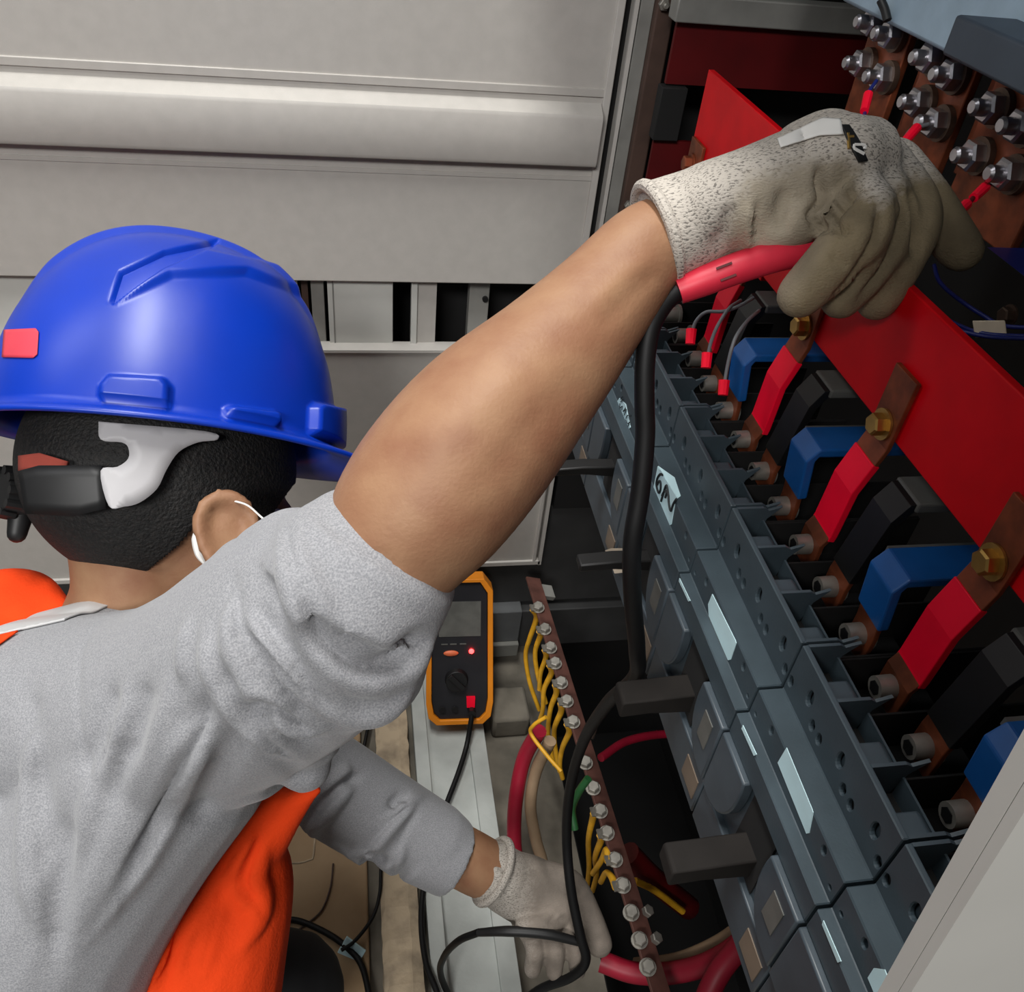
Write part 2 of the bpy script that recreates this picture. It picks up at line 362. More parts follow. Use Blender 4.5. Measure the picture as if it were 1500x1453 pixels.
# plinth under the wall
pl = bpy.data.objects.new('trim_1', None); COL.objects.link(pl); pl.location = (0, WY, 0); pl['kind'] = 'structure'
build(MB().box(-1.3, .50, WY + .012, WY + .03, .138, .36), 'plinth_web', M['plinth_dark'], pl)
build(MB().box(-1.3, .27, WY - .012, WY + .03, .060, .138), 'plinth_beam', M['plinth'], pl, bevel=.002)
build(MB().box(-1.3, .27, WY - .02, WY + .03, .028, .060), 'plinth_foot', M['plinth_light'], pl, bevel=.002)
build(MB().box(.27, .50, WY + .0, WY + .03, .03, .125), 'plinth_beam', M['plinth_dark'], pl, bevel=.002)
build(MB().box(.30, .50, WY + .004, WY + .02, .36, .62), 'plinth_web', M['dark'], pl)

# cabinet: uprights, beams, panels that the devices sit in
cab = thing('switchboard_cabinet', 'open steel switchboard cabinet with dark interior holding the breakers', 'cabinet', (.35, .5, 0))
build(MB().box(.2885, .297, WY + .01, WY + .06, .3, 1.6), 'upright_post', M['void'], cab)
build(MB().box(.297, .3015, WY - .006, WY + .05, .62, 1.6), 'upright_post', M['panel_light'], cab)
up = build(MB().box(.3035, .3185, WY - .004, WY + .05, .62, 1.6), 'upright_post', M['zinc'], cab, bevel=.001)
up2 = build(MB().box(.3185, .339, WY - .014, WY + .03, .62, 1.6), 'upright_post', M['brownsteel'], cab, bevel=.002)
for px, py in ((972, 6), (921, 300)):
    p = on(px, py, 'y', WY - .014); build(hexbolt(p, (0, -1, 0), .006, .006, .006, .003), 'screw', M['boltgrey'], up2)
build(MB().box(.325, .60, .94, .965, 1.069, 1.094), 'cross_beam', M['zinc'], cab, bevel=.0015)
build(MB().box(.332, .60, .952, .958, 1.008, 1.0685), 'red_barrier_plate', M['reddark'], cab, label='dark red insulating plate behind the busbars')
build(MB().box(.332, .43, .955, .960, .86, .948), 'red_barrier_plate', M['reddark'], cab)
build(MB().box(.327, .356, .945, .962, .951, 1.006), 'bracket', M['dark'], cab, bevel=.001)
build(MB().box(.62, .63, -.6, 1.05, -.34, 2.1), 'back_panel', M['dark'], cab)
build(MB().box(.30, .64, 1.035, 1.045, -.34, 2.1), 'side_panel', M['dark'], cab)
build(MB().box(.10, .63, -.6, 1.05, 2.1, 2.11), 'roof_panel', M['panel'], cab)
build(MB().box(.10, .112, .05, 1.0, 1.46, 2.1), 'shade_panel', M['panel'], cab)  # unseen panel added to keep the ceiling light off the interior
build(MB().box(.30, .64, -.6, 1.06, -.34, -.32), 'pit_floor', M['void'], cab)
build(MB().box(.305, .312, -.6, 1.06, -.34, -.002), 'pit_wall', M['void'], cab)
# light grey panel at the near right corner
e0, e1 = on(1500, 1190, 'y', .035), on(1335, 1453, 'y', .035); dv = (e1 - e0) / (e0[2] - e1[2])
def edge(z): return float(e0[0] + (e0[2] - z) * dv[0])
fp = thing('cabinet_side_panel', 'light grey sheet metal panel edge at the near right corner', 'panel', (edge(.7), .04, .7))
build(MB().prism([(edge(1.42), 1.42), (.6, 1.42), (.6, .3), (edge(.3), .3)], 'y', .035, .0365), 'face_sheet', M['panel_plain'], fp, smooth=False)
build(MB().prism([(edge(1.42), 1.42), (edge(1.42) + .0025, 1.42), (edge(.3) + .0025, .3), (edge(.3), .3)], 'y', .0366, .0392), 'return_flange', M['panel_plain'], fp, smooth=False)

# floor build-up along the cabinet front
kerb = MB(); rr = random.Random(3)
prof = [(.012, 0), (.012, .026), (.018, .030), (.050, .031), (.064, .027), (.066, 0)]
for i in range(40):
    pass
ys = np.linspace(-.3, .985, 90); rows = [[(x + rr.uniform(-.0012, .0012), y, z + (rr.uniform(-.0016, .0016) if z > 0 else 0)) for x, z in prof] for y in ys]
kerb.add([p for r in rows for p in r], [(i * 6 + j, i * 6 + j + 1, (i + 1) * 6 + j + 1, (i + 1) * 6 + j) for i in range(89) for j in range(5)] + [(5, 4, 3, 2, 1, 0), tuple(range(89 * 6, 90 * 6))])
struct('trim_2', kerb, M['dirty'], smooth=False)
ch = thing('base_channel', 'white dusty steel base channel running along the cabinet foot', 'channel', (.13, .4, 0))
build(MB().box(.074, .190, -.3, .985, .0005, .022), 'web', M['whitesteel'], ch)
build(MB().box(.074, .096, -.3, .985, .022, .031), 'flange', M['whitesteel'], ch, bevel=.001)
build(MB().box(.163, .190, -.3, .985, .022, .031), 'flange', M['whitesteel'], ch, bevel=.001)
bd = thing('trench_board', 'dusty tan trench cover board on the floor below the left sleeve', 'board', (-.15, .6, 0))
build(MB().box(-.30, -.006, .33, .80, .001, .014), 'board', M['board'], bd, bevel=.003)
for y in (.40, .46, .74): build(MB().cyl((-.06, y, .0138), (-.06, y, .0146), .006, n=12), 'screw', M['dirty'], bd)
pp = [(-.128, .47), (-.128, .69), (-.10, .70), (-.10, .64)]
build(MB().tube([(-.126, .80, .014), (-.126, .66, .0142), (-.118, .64, .0142), (-.09, .64, .0142), (-.082, .66, .0142), (-.08, .80, .014)], .0016, 6, 4), 'raised_bead', M['dirty'], bd)
bd2 = thing('loose_plank', 'short tan wooden plank end lying beyond the trench board', 'plank', (-.06, .86, 0))
build(MB().box(-.26, -.012, .83, .93, .001, .02), 'board', M['board'], bd2, bevel=.003)
blk = MB(); blk.box(.205, .268, .83, .90, .0005, .05)
b = build(blk, 'concrete_block', M['concrete'], bevel=.006, label='small rough concrete block on the floor right of the multimeter', cat='block')

# ================================================================== BREAKERS
BX, BZ = .24, .765
HALF = .0517
def breaker():
    t = thing('circuit_breaker', 'x', 'circuit breaker', (BX, 0, BZ), 'moulded breakers in the row')
    # body with real screw holes
    body = MB().prism([(.300, .770), (.199, .770), (.1985, .800), (.199, .856), (.1955, .858), (.1955, .8745), (.2025, .8745), (.2025, .8940), (.2160, .8940), (.2160, .9285), (.2190, .9285), (.2190, .880), (.300, .880)], 'y', -HALF, HALF)
    o = build(body, 'body', M['breaker'], t, smooth=False)
    cut = MB()
    for yp in (-.035, 0, .035):
        cut.add(*ellcut(.216, yp - .004, .9125, .0028, .0050, .010))
        for s in (-1, 1):
            cut.add(*ellcut(.216, yp + .0175 - .004 if s > 0 else yp - .0175 + .004, .9035, .0022, .0034, .008))
    for yy in (-.034, .030): cut.add(*ellcut(.2025, yy, .8885, .0018, .0028, .008))
    for yy in (-.047, .046): cut.add(*ellcut(.2025, yy, .8800, .0012, .0012, .005))
    c = build(cut, 'cut', None, smooth=False); bpy.context.view_layer.update()
    bo = o.modifiers.new('b', 'BOOLEAN'); bo.object = c; bo.solver = 'EXACT'; bo.operation = 'DIFFERENCE'
    bpy.context.view_layer.update(); me = evaluated(o); bpy.data.objects.remove(c); o.modifiers.clear(); me.name = 'body'; o.data = me
    bv = o.modifiers.new('bevel', 'BEVEL'); bv.width = .0006; bv.segments = 1; bv.limit_method = 'ANGLE'; bv.angle_limit = math.radians(50)
    # nose: raised front panels with rounded corners either side of the lever slot
    def arcpanel(s):
        pts = [(s * HALF, .8575), (s * .0190, .8575)]
        for k in range(1, 11):                            # a quarter arc sweeping away from the slot
            a = math.radians(9 * k); pts.append((s * (.0190 - .006 * math.sin(a * 2) * .6 + .024 * (1 - math.cos(a))), .8575 - .050 * math.sin(a)))
        pts += [(s * HALF, .8075)]
        return pts
    for s in (-1, 1):
        m = MB().prism([(y, z) for y, z in arcpanel(s)], 'x', .1920, .1990)
        build(m, 'front_panel', M['breaker2'], t, bevel=.0012)
    sl = build(MB().box(.1945, .2015, -HALF, HALF, .7705, .8045), 'lower_cover', M['breaker2'], t, bevel=.001)
    build(MB().box(.1938, .1946, -.048, -.028, .779, .797), 'reflection_patch', mat('reflected_spot', (112, 104, 96), .5) if 'fl' not in M else M['fl'], sl)  # this patch and the next paint reflected spots on the breaker front
    build(MB().box(.1914, .1921, -.044, -.032, .826, .848), 'reflection_patch', M['greybar'], t)
    slot = build(MB().box(.1975, .1988, -.0145, .0145, .806, .8575), 'lever_slot', M['void'], t)
    # terminal end: ribs, shelf blocks, dark pockets
    for yb in (-.0508, -.0175, .0175, .0508):
        build(MB().prism([(.2190, .902), (.2190, .9285), (.236, .9285), (.2395, .9262), (.2475, .9290), (.2400, .9200), (.236, .902)], 'y', yb - .0009, yb + .0009), 'rib', M['breaker'], t, smooth=False)
    for yp in (-.035, 0, .035):
        build(MB().prism([(.2190, .90), (.2190, .9215), (.234, .9215), (.2375, .918), (.2375, .90)], 'y', yp - .0160, yp - .001), 'terminal_block', M['breaker'], t, bevel=.0012)
        build(MB().box(.2190, .2372, yp - .001, yp + .0160, .890, .9060), 'terminal_pocket', M['void'], t, smooth=False)
        build(MB().prism([(.2372, .902), (.2372, .9190), (.2384, .9190), (.2384, .902)], 'y', yp - .0160, yp + .0160), 'terminal_wall', M['breaker'], t, smooth=False)
        tm = build(MB().box(.2385, .300, yp - .0160, yp + .0160, .8795, .888), 'terminal_well', M['void'], t, smooth=False)
        build(MB().cyl((.2660, yp, .912), (.2535, yp, .912), .0063, .0060, 18).cyl((.2675, yp, .912), (.2655, yp, .912), .0088, n=18), 'terminal_screw', M['boltgrey'], t)
        build(MB().cyl((.2534, yp, .912), (.2530, yp, .912), .0040, n=6), 'screw_socket', M['black'], t)
    for yb in (-.0517, -.0175, .0175, .0517):
        build(MB().box(.238, .345, yb - .0006, yb + .0006, .84, .9145), 'phase_barrier', M['void'], t, smooth=False)
    return t
def ellcut(x, y, z, ry, rz, dep, n=14):
    v = [(x - .002, y + ry * math.cos(2 * math.pi * i / n), z + rz * math.sin(2 * math.pi * i / n)) for i in range(n)] + [(x + dep, y + ry * math.cos(2 * math.pi * i / n), z + rz * math.sin(2 * math.pi * i / n)) for i in range(n)]
    f = [(i, (i + 1) % n, n + (i + 1) % n, n + i) for i in range(n)] + [tuple(range(n))[::-1], tuple(range(n, 2 * n))]
    return v, f
M['fl'] = mat('reflected_spot', (112, 98, 84), .5)
proto = breaker()
BY = [.0975 + .105 * i for i in range(6)]                # centres of the breakers, near to far
BL = ['nearest grey moulded circuit breaker, half hidden by the light grey corner panel', 'grey moulded circuit breaker with long blank sticker, next to the nearest one',
      'grey moulded circuit breaker with short blank sticker, hidden in part by black probe cable end', 'grey moulded circuit breaker carrying the handwritten 6N sticker',
      'grey moulded circuit breaker with scribbled sticker below the forearm edge', 'farthest grey moulded circuit breaker, mostly hidden behind the raised forearm']
brk = []
brk = [proto] + [dup(proto) for _ in BY[1:]]
for i, y in enumerate(BY):
    o = brk[i]; o.location = (BX, y, BZ); o['label'] = BL[i]
    tilt = .0 if i < 3 else .004
    if i < 3: lv = MB().prism([(.1998, .812), (.176, .813), (.172, .8135), (.1535, .8115), (.1520, .8130), (.1520, .8245), (.1535, .8260), (.172, .8270), (.176, .8275), (.1998, .829)], 'y', y - .0085, y + .0085)
    else: lv = MB().prism([(.1998, .828), (.172, .831), (.147, .8300), (.147, .8365), (.172, .8385), (.1998, .838)], 'y', y - .006, y + .006)
    build(lv, 'lever', M['lever' if i < 3 else 'leverblack'], o, bevel=.0012, label='lever, lowered' if i < 3 else 'lever, raised')
bpy.context.view_layer.update()
for i, o in enumerate(brk): ORG[o.name] = np.array(o.location)
def sticker(i, poly, x, name='sticker', label=None, m='sticker'):
    o = brk[i]; mb = MB(); n = len(poly)
    mb.prism([(y, z) for y, z in poly], 'x', x - .0004, x)
    return build(mb, name, M[m], o, smooth=False, label=label)
def onx(pts, x): return [tuple(on(px, py, 'x', x)[1:]) for px, py in pts]
XM, XN = .2025, .1955
s6 = sticker(3, onx([(964, 683), (958, 714), (980, 770), (984, 768), (991, 727)], XM), XM, label='white sticker with the handwritten code 6N')
# its upper corner folds over onto the ledge above
q = [on(px, py, 'z', .8940) for px, py in [(964, 683), (988, 700), (997, 727), (992, 731)]]
build(MB().add([(p[0], p[1], .8941) for p in q] + [(p[0], p[1], .8945) for p in q], [(3, 2, 1, 0), (4, 5, 6, 7), (0, 1, 5, 4), (1, 2, 6, 5), (2, 3, 7, 6), (3, 0, 4, 7)]), 'sticker_fold', M['sticker'], s6, smooth=False)
def pen(pts, parent, x, r=.0006): return build(MB().tube([(x - .0004, *on(px, py, 'x', x)[1:]) for px, py in pts], r, 6, 5), 'pen_stroke', M['ink'], parent)
Z6 = lambda L: [(930 + u * .0894, 660 + v * .0894) for u, v in L]
pen(Z6([(465, 400), (430, 385), (385, 440), (365, 520), (370, 600), (400, 690), (430, 640), (435, 540), (410, 500), (375, 560)]), s6, XM - .0004, .0009)
pen(Z6([(440, 830), (480, 700), (528, 570), (560, 720), (570, 860), (600, 985), (640, 880), (690, 795)]), s6, XM - .0004, .0009)
pen(Z6([(455, 740), (500, 660), (530, 690), (510, 770)]), s6, XM - .0004, .0009)
s2 = sticker(4, onx([(908, 583), (903, 590), (914, 632), (917, 633), (924, 626), (917, 592)], XM), XM, label='white sticker with dense scribbled writing')
Z2 = lambda L: [(880 + u * .0619, 560 + v * .0619) for u, v in L]
for L in ([(530, 330), (480, 400), (545, 400), (480, 460)], [(460, 500), (470, 600), (520, 560), (510, 660)], [(600, 600), (540, 690), (620, 640), (560, 780)], [(690, 740), (720, 800), (640, 780), (600, 860)], [(600, 880), (650, 980), (700, 930), (655, 1040)]):
    pen(Z2(L), s2, XM - .0004, .00030)
sticker(2, onx([(1044, 870), (1038, 885), (1039, 902), (1067, 967), (1071, 966), (1079, 942), (1078, 938)], XM), XM)
sticker(1, onx([(1153, 1095), (1140, 1117), (1182, 1221), (1186, 1220), (1192, 1190), (1190, 1184)], XM), XM)
sticker(0, onx([(1281, 1418), (1272, 1432), (1290, 1475), (1320, 1500), (1316, 1470), (1297, 1420)], XM), XM)
for i, L in ((3, [(932, 695), (935, 706), (940, 720), (939, 710)]), (2, [(996, 847), (995, 851), (1009, 881), (1012, 880)]), (1, [(1089, 1062), (1087, 1067), (1105, 1107), (1109, 1105)]), (0, [(1207, 1348), (1205, 1354), (1228, 1410), (1233, 1408)])):
    sticker(i, onx(L, XN), XN, 'rating_strip', label='thin white rating strip')
tp = [on(px, py, 'x', .191) for px, py in [(888, 806), (897, 803), (917, 803), (921, 822), (920, 838), (902, 840)]]
tpm = MB(); tpm.prism([(p[1], p[2]) for p in tp], 'x', .1900, .1912)
build(tpm, 'paper_tape', M['tape'], loc=tp[0], smooth=False, label='crumpled piece of beige paper tape stuck low on the breaker front', cat='tape')

# ================================================================== BUSBARS AND CONNECTIONS
bb = build(MB().box(.281, .2865, .06, .575, .9945, 1.0645), 'busbar', M['redbar'], bevel=.0008, label='long red sleeved busbar above the row of breakers, nearer one', cat='busbar', group='red busbars')
bb2 = thing('busbar', 'short visible red busbar end behind the white glove cuff', 'busbar', (.333, .6, 1.0), 'red busbars')
build(MB().box(.330, .336, .62, .835, .945, 1.0525), 'bar', M['redbar'], bb2, bevel=.0008)
p = on(1015, 240, 'x', .328); pl_ = build(MB().box(.3265, .3299, p[1] - .020, p[1] + .014, p[2] - .02, p[2] + .022), 'copper_tab', M['copper'], bb2, bevel=.0006)
build(hexbolt((.3263, p[1], p[2]), (-1, 0, 0), .0075, .007, washer=.010), 'bolt', M['copper'], pl_)
poles = lambda i: [BY[i] + .035, BY[i], BY[i] - .035]
WHERE = ['beside the light grey corner panel', 'nearest complete one, at the right edge', 'in the middle of the row', 'below the gloved finger tips', 'behind the red probe handle', 'beyond the red probe', 'farthest in the row']
def red_link(i):
    y = poles(i)[0]
    t = thing('copper_link', 'red sleeved copper link from busbar to breaker, ' + WHERE[i], 'busbar link', (.275, y, .95), 'red copper links')
    path = [(.2785, y, 1.032), (.2785, y, .990), (.2700, y, .960), (.2690, y, .928), (.2645, y, .9195), (.2645, y, .897)]
    build(MB().ribbon(path, (0, 1, 0), .0215, .0030), 'copper_strip', M['copper'], t, smooth=False, bevel=.0005)
    path = [(.27555, y, .9795), (.2700, y, .960), (.2690, y, .9275), (.2683, y, .9235)]
    build(MB().ribbon(path, (0, 1, 0), .0222, .0046), 'red_sleeve', M['redsleeve'], t, smooth=False, bevel=.0006)
    build(hexbolt((.2768, y, 1.000), (-1, 0, 0), .0062, .0062, washer=.0088), 'bolt', M['brass'], t)
def flat_link(i, k):
    y = poles(i)[k]; blue = k == 2
    t = thing('copper_link', ('blue' if blue else 'black') + ' sleeved copper link running under the red busbar, ' + WHERE[i], 'busbar link', (.28, y, .95), ('blue' if blue else 'black') + ' copper links')
    zt = .962 if blue else .979
    build(MB().ribbon([(.2645, y, .897), (.2645, y, .918), (.2610, y, zt - .012) if blue else (.2705, y, .955)], (0, 1, 0), .0195, .0030), 'copper_strip', M['copper'], t, smooth=False, bevel=.0005)
    if blue:
        build(MB().ribbon([(.2640, y, .927), (.2600, y, zt - .006), (.2640, y, zt), (.300, y, zt), (.34, y, zt)], (0, 1, 0), .0235, .0060), 'blue_sleeve', M['bluesleeve'], t, smooth=False, bevel=.0012)
        build(MB().ribbon([(.2655, y + .0128, zt - .001), (.300, y + .0128, zt - .001), (.34, y + .0128, zt - .001)], (0, 1, 0), .0035, .0045), 'lit_edge', M['greybar'], t, smooth=False)  # grey strip stands for light cast on the blue sleeve's far edge
    else:
        build(MB().ribbon([(.2660, y, .924), (.2730, y, zt - .010), (.2790, y, zt), (.2820, y, zt)], (0, 1, 0), .0205, .0056), 'black_sleeve', M['blackbar'], t, smooth=False, bevel=.0012)
        build(MB().ribbon([(.2800, y, zt + .0008), (.34, y, zt + .0008)], (0, 1, 0), .0235, .0062), 'sleeve_sheen', M['greybar'], t, smooth=False, bevel=.0012)  # top of the black sleeve in grey: its sheen put into the colour
for i in range(1, 5):
    red_link(i); flat_link(i, 1); flat_link(i, 2)

# copper droppers with studs at the upper right
def nutbolt(y, z, i, par):
    build(MB().cyl((.3948, y, z), (.3905, y, z), .0118, n=20), 'washer', M['washer'], par)
    mb = hexbolt((.3905, y, z), (-1, 0, 0), .0098, .0085, .0085, .0052)
    build(mb, 'nut', M['steel'], par)
PL = [('first copper dropper plate from the left, above the glove', .632, .688, .955, 1.150, [(1272, 33), (1298, 50), (1255, 93), (1285, 113)]),
      ('middle copper dropper plate with a red ferrule below its studs', .546, .606, .985, 1.150, [(1355, 85), (1385, 110), (1338, 150), (1363, 180)]),
      ('rightmost copper dropper plate, cut by the picture edge', .448, .525, 1.048, 1.134, [(1445, 158), (1487, 185), (1418, 228), (1468, 255)])]
for lab, y0, y1, z0, z1, nuts in PL:
    t = thing('copper_dropper', lab, 'copper plate', (.40, (y0 + y1) / 2, z0), 'copper droppers with four studs')
    build(MB().box(.395, .401, y0, y1, z0, z1), 'plate', M['copper'], t, bevel=.001)
    build(MB().box(.4012, .4072, y0 + .012, y1 + .012, z0 + .02, z1), 'plate', M['copper'], t, bevel=.001)
    for px, py in nuts:
        q = on(px, py, 'x', .384); nutbolt(q[1], q[2], 0, t)
build(MB().box(.409, .413, .585, .682, .985, 1.056), 'busbar', M['redbar'], bevel=.0008, label='dark red busbar end behind the copper droppers', cat='busbar', group='red busbars')
t = thing('switch_unit', 'blue grey moulded switch unit above the copper droppers', 'switch', (.45, .6, 1.16))
build(MB().prism([(.372, .705), (.60, .705), (.60, .32), (.372, .32)], 'z', 1.137, 1.34), 'housing', M['device'], t, bevel=.003)
build(MB().box(.335, .42, .33, .50, 1.147, 1.168), 'terminal_shroud', M['device2'], t, bevel=.002)
def wire(pts, r, name, label, m, cat='wire', group=None, n=7, parent=None):
    P = [on(q[0], q[1], 'z', q[3]) if len(q) == 4 else at(*q) if q[0] > 5 else np.array(q, float) for q in pts]
    return build(MB().tube(P, r, n, 7), name, M[m], parent, loc=P[0] if parent is None else None, angle=80, label=label, cat=cat, group=group)
def ferrule(a, b, par, m='redsleeve', r=.0032): build(MB().cyl(at(*a), at(*b), r, r * .9, 10), 'ferrule', M[m], par)
w = wire([(1290, 0, .60), (1296, 14, .60), (1300, 30, .6)], .003, 'control_wire', 'black wire hanging from the switch unit beside the top nut', 'black')
w = wire([(1284, 118, .60), (1270, 140, .595), (1267, 165, .585), (1258, 195, .56), (1250, 215, .545)], .0013, 'control_wire', 'thin dark wire with red ferrule from the first copper dropper', 'bluewire'); ferrule((1272, 138, .593), (1266, 163, .584), w)
w = wire([(1360, 182, .575), (1335, 190, .57), (1318, 212, .56), (1295, 216, .55), (1270, 208, .545)], .0014, 'control_wire', 'thin grey wire with red ferrule from the middle copper dropper', 'greywire'); ferrule((1343, 187, .571), (1323, 210, .561), w)
w = wire([(1462, 262, .53), (1435, 280, .525), (1418, 300, .51), (1400, 330, .50)], .0014, 'control_wire', 'thin dark wire with red ferrule from the right copper dropper', 'reddark'); ferrule((1443, 274, .526), (1426, 290, .517), w); ferrule((1416, 299, .511), (1404, 310, .504), w)
# thin blue wires looping over the red busbar, with a white tag
lw = wire([(1318, 420, .465), (1350, 455, .465), (1390, 478, .455), (1440, 492, .445), (1500, 496, .44), (1560, 500, .43)], .0012, 'blue_wire', 'thin blue wire lying over the red busbar, lower of three', 'bluewire', group='blue wires over the busbar')
wire([(1335, 418, .475), (1365, 452, .47), (1400, 474, .46), (1440, 488, .448), (1500, 492, .44), (1560, 490, .43)], .0011, 'blue_wire', 'thin blue wire lying over the red busbar, middle of three', 'bluewire', group='blue wires over the busbar')
tw = wire([(1368, 388, .49), (1376, 412, .485), (1400, 435, .475), (1440, 462, .462), (1475, 478, .452), (1560, 480, .43)], .0012, 'blue_wire', 'thin blue wire carrying the small white tag', 'bluewire', group='blue wires over the busbar')
c = at(1450, 482, .447); u = _n(cam2w((.86, -.05, .3))); v = _n(cam2w((-.25, .9, .2)))
build(MB().obox(c, (u, v, np.cross(u, v)), (.0075, .0045, .0008)), 'wire_tag', M['tape'], bevel=.0006, label='small white wire tag hanging on the thin blue wires', cat='tag')
c1, c2 = on(1446, 362, 'x', .375), on(1512, 400, 'x', .375)
build(MB().box(.375, .45, c2[1], c1[1], c2[2] - .004, c1[2]), 'blue_cover', M['bluewire'], bevel=.004, label='dark blue sleeve end right of the gloved index finger', cat='cover')
q = on(1480, 462, 'x', .38); build(hexbolt(q, (-1, 0, 0), .0050, .005, washer=.0065), 'bolt', M['washer'], label='dull bolt head in the dark behind the blue wires', cat='bolt')
# sensing wires with red ferrules at the far terminals
for a, nm in (([(1104, 436, .555), (1085, 447, .555), (1060, 456, .56), (1035, 457, .565), (1020, 470, .57), (1013, 490, .575)], 'thin grey wire with red ferrule below the red probe, left one'),
          ([(1085, 440, .565), (1068, 452, .556), (1052, 476, .555), (1042, 500, .56), (1036, 525, .565)], 'thin grey wire with red ferrule below the red probe, middle one'),
          ([(1112, 455, .565), (1095, 470, .553), (1080, 490, .545), (1072, 510, .545), (1065, 540, .55), (1061, 565, .553)], 'thin grey wire with red ferrule beside the blue link')):
    w = wire(a, .0012, 'sensing_wire', nm, 'greywire', group='grey sensing wires')
    e = a[-1]; ferrule((e[0], e[1] - 8, e[2]), (e[0] - 2, e[1] + 14, e[2]), w, r=.0036)
w = wire([(1500, 1125, .40), (1478, 1130, .405), (1462, 1145, .41), (1456, 1170, .41), (1456, 1215, .41), (1464, 1255, .40)], .0012, 'sensing_wire', 'thin grey wire with bright red ferrule at the right edge', 'greywire', group='grey sensing wires')
ferrule((1459, 1142, .4095), (1455, 1185, .4095), w, r=.0028)

# ================================================================== GROUND BAR, FLOOR CABLES, METER
ga, gb = np.array([.257, .93, .282]), np.array([.312, .29, .224])
gt = thing('earth_bar', 'long brown earth bar with a row of bolts above the cabinet floor', 'earth bar', (ga + gb) / 2)
gd = _n(gb - ga); gw = _n(np.array([.9, .0, -.35]) - gd * np.dot(gd, [.9, .0, -.35])); gn = _n(np.cross(gw, gd)); gn = gn if gn[2] > 0 else -gn
L = np.linalg.norm(gb - ga)
build(MB().obox((ga + gb) / 2 + gw * .006, (gd, gw, gn), (L / 2, .0125, .002)), 'bar', mat('earth_bar_brown', (96, 62, 54), .6, .2, var=.3, scale=40), gt, bevel=.0006)
for e in (ga + gd * .02, gb - gd * .02): build(MB().obox(e + gw * .02 - gn * .006, (gd, gw, gn), (.012, .02, .004)), 'bracket', M['zinc'], gt)
BPX = [(788, 893), (797, 925), (806, 952), (815, 974), (822, 1003), (830, 1030), (840, 1060), (857, 1120), (868, 1157), (880, 1190), (890, 1222), (898, 1262), (908, 1300), (920, 1340), (933, 1380), (943, 1420)]
def onbar(px, py):                                       # nearest point of the bar's axis to the ray, moved to the bolt line
    d = _n(ray(px, py)); w0 = CAM - ga; b_ = d @ gd; t = ((gd @ w0) - b_ * (d @ w0)) / (1 - b_ * b_); return ga + gd * t
BP = [onbar(*q) for q in BPX]
for k, q in enumerate(BP):
    build(hexbolt(q - gw * .003 + gn * .002, _n(gn - .5 * gw), .0080, .0075, washer=.0098), 'bolt', M['boltgrey'], gt)
for k in range(13, 15): build(hexbolt(BP[k] + gw * .020 + gn * .002, gn, .007, .007), 'bolt', M['boltgrey'], gt)
YW = [(0, [(786, 905), (776, 935), (770, 960), (776, 1000), (790, 1040)]), (1, [(792, 930), (784, 955), (788, 990), (800, 1030)]), (3, [(808, 985), (797, 1010), (795, 1040), (788, 1062)]),
      (4, [(815, 1015), (806, 1040), (803, 1080), (812, 1120)]), (5, [(822, 1042), (812, 1068), (814, 1100), (820, 1130)]), (6, [(834, 1072), (824, 1095), (820, 1120), (824, 1140)]),
      (9, [(868, 1200), (862, 1230), (863, 1270), (860, 1300)]), (10, [(880, 1232), (872, 1255), (874, 1280), (868, 1305)]), (11, [(888, 1245), (880, 1262), (868, 1280)]), (12, [(896, 1285), (888, 1278), (880, 1292)]), (2, [(800, 962), (792, 985), (790, 1010)])]
YN = ['topmost, beside the plinth', 'second from the top', 'third lug, bent towards the red cable', 'fourth, with a thick lug', 'fifth, hanging straight', 'sixth, behind the black cable', 'lower thick one above the gloved hand', 'lower one beside the green wire', 'short bent one with bare lug', 'short stub near the lower bolts', 'small stub near the third bolt']
for j, (k, pth) in enumerate(YW):
    d0 = pix(BP[k][None])[0, 2]
    P = [BP[k] - gw * .010 - gn * .002] + [at(x, y, d0 + .012 + .022 * i) for i, (x, y) in enumerate(pth)]
    w = build(MB().tube(P, [.0052, .0046, .0038, .0036, .0036], 8, 6), 'earth_wire', M['yellow'], loc=P[0], angle=80, label='yellow earth wire on the earth bar, ' + YN[j], cat='wire', group='yellow earth wires')
    build(MB().obox(BP[k] - gw * .008 + gn * .001, (gd, gw, gn), (.006, .008, .0012)), 'lug', M['boltgrey'], w)
wire([(800, 1050, 1.13), (782, 1062, 1.14), (778, 1075, 1.15), (800, 1105, 1.14), (822, 1130, 1.13)], .0028, 'earth_wire', 'thin orange brown wire crossing to the red cable', 'yellow')
wire([(862, 1140, 1.05), (848, 1160, 1.06), (838, 1185, 1.08), (842, 1215, 1.08)], .005, 'earth_wire', 'green earth wire behind the hanging black cable', 'green')
wire([(790, 1070, 1.16), (768, 1110, 1.20), (757, 1160, 1.21), (753, 1210, 1.22), (756, 1260, 1.228), (770, 1340, 1.23), (800, 1500, 1.23)], .0105, 'red_cable', 'thick dark red cable rising from the floor to the earth bar', 'redcable', 'cable', n=12)
wire([(806, 1085, 1.16), (785, 1130, 1.205), (777, 1180, 1.215), (785, 1230, 1.225), (795, 1265, 1.23), (812, 1340, 1.232), (840, 1500, 1.232)], .0085, 'beige_cable', 'beige cable beside the dark red cable', 'beige', 'cable', n=12)
wire([(880, 1408, 1.06), (930, 1425, 1.05), (990, 1424, 1.03), (1050, 1405, 1.0), (1110, 1360, .97), (1180, 1290, .95)], .0125, 'red_cable', 'thick red cable curving right under the lower earth bolts', 'redcable', 'cable', n=12)
wire([(1020, 1500, .93), (1050, 1430, .945), (1085, 1385, .94), (1130, 1340, .92)], .0125, 'red_cable', 'red cable rising steeply below the breakers', 'redcable', 'cable', n=12)
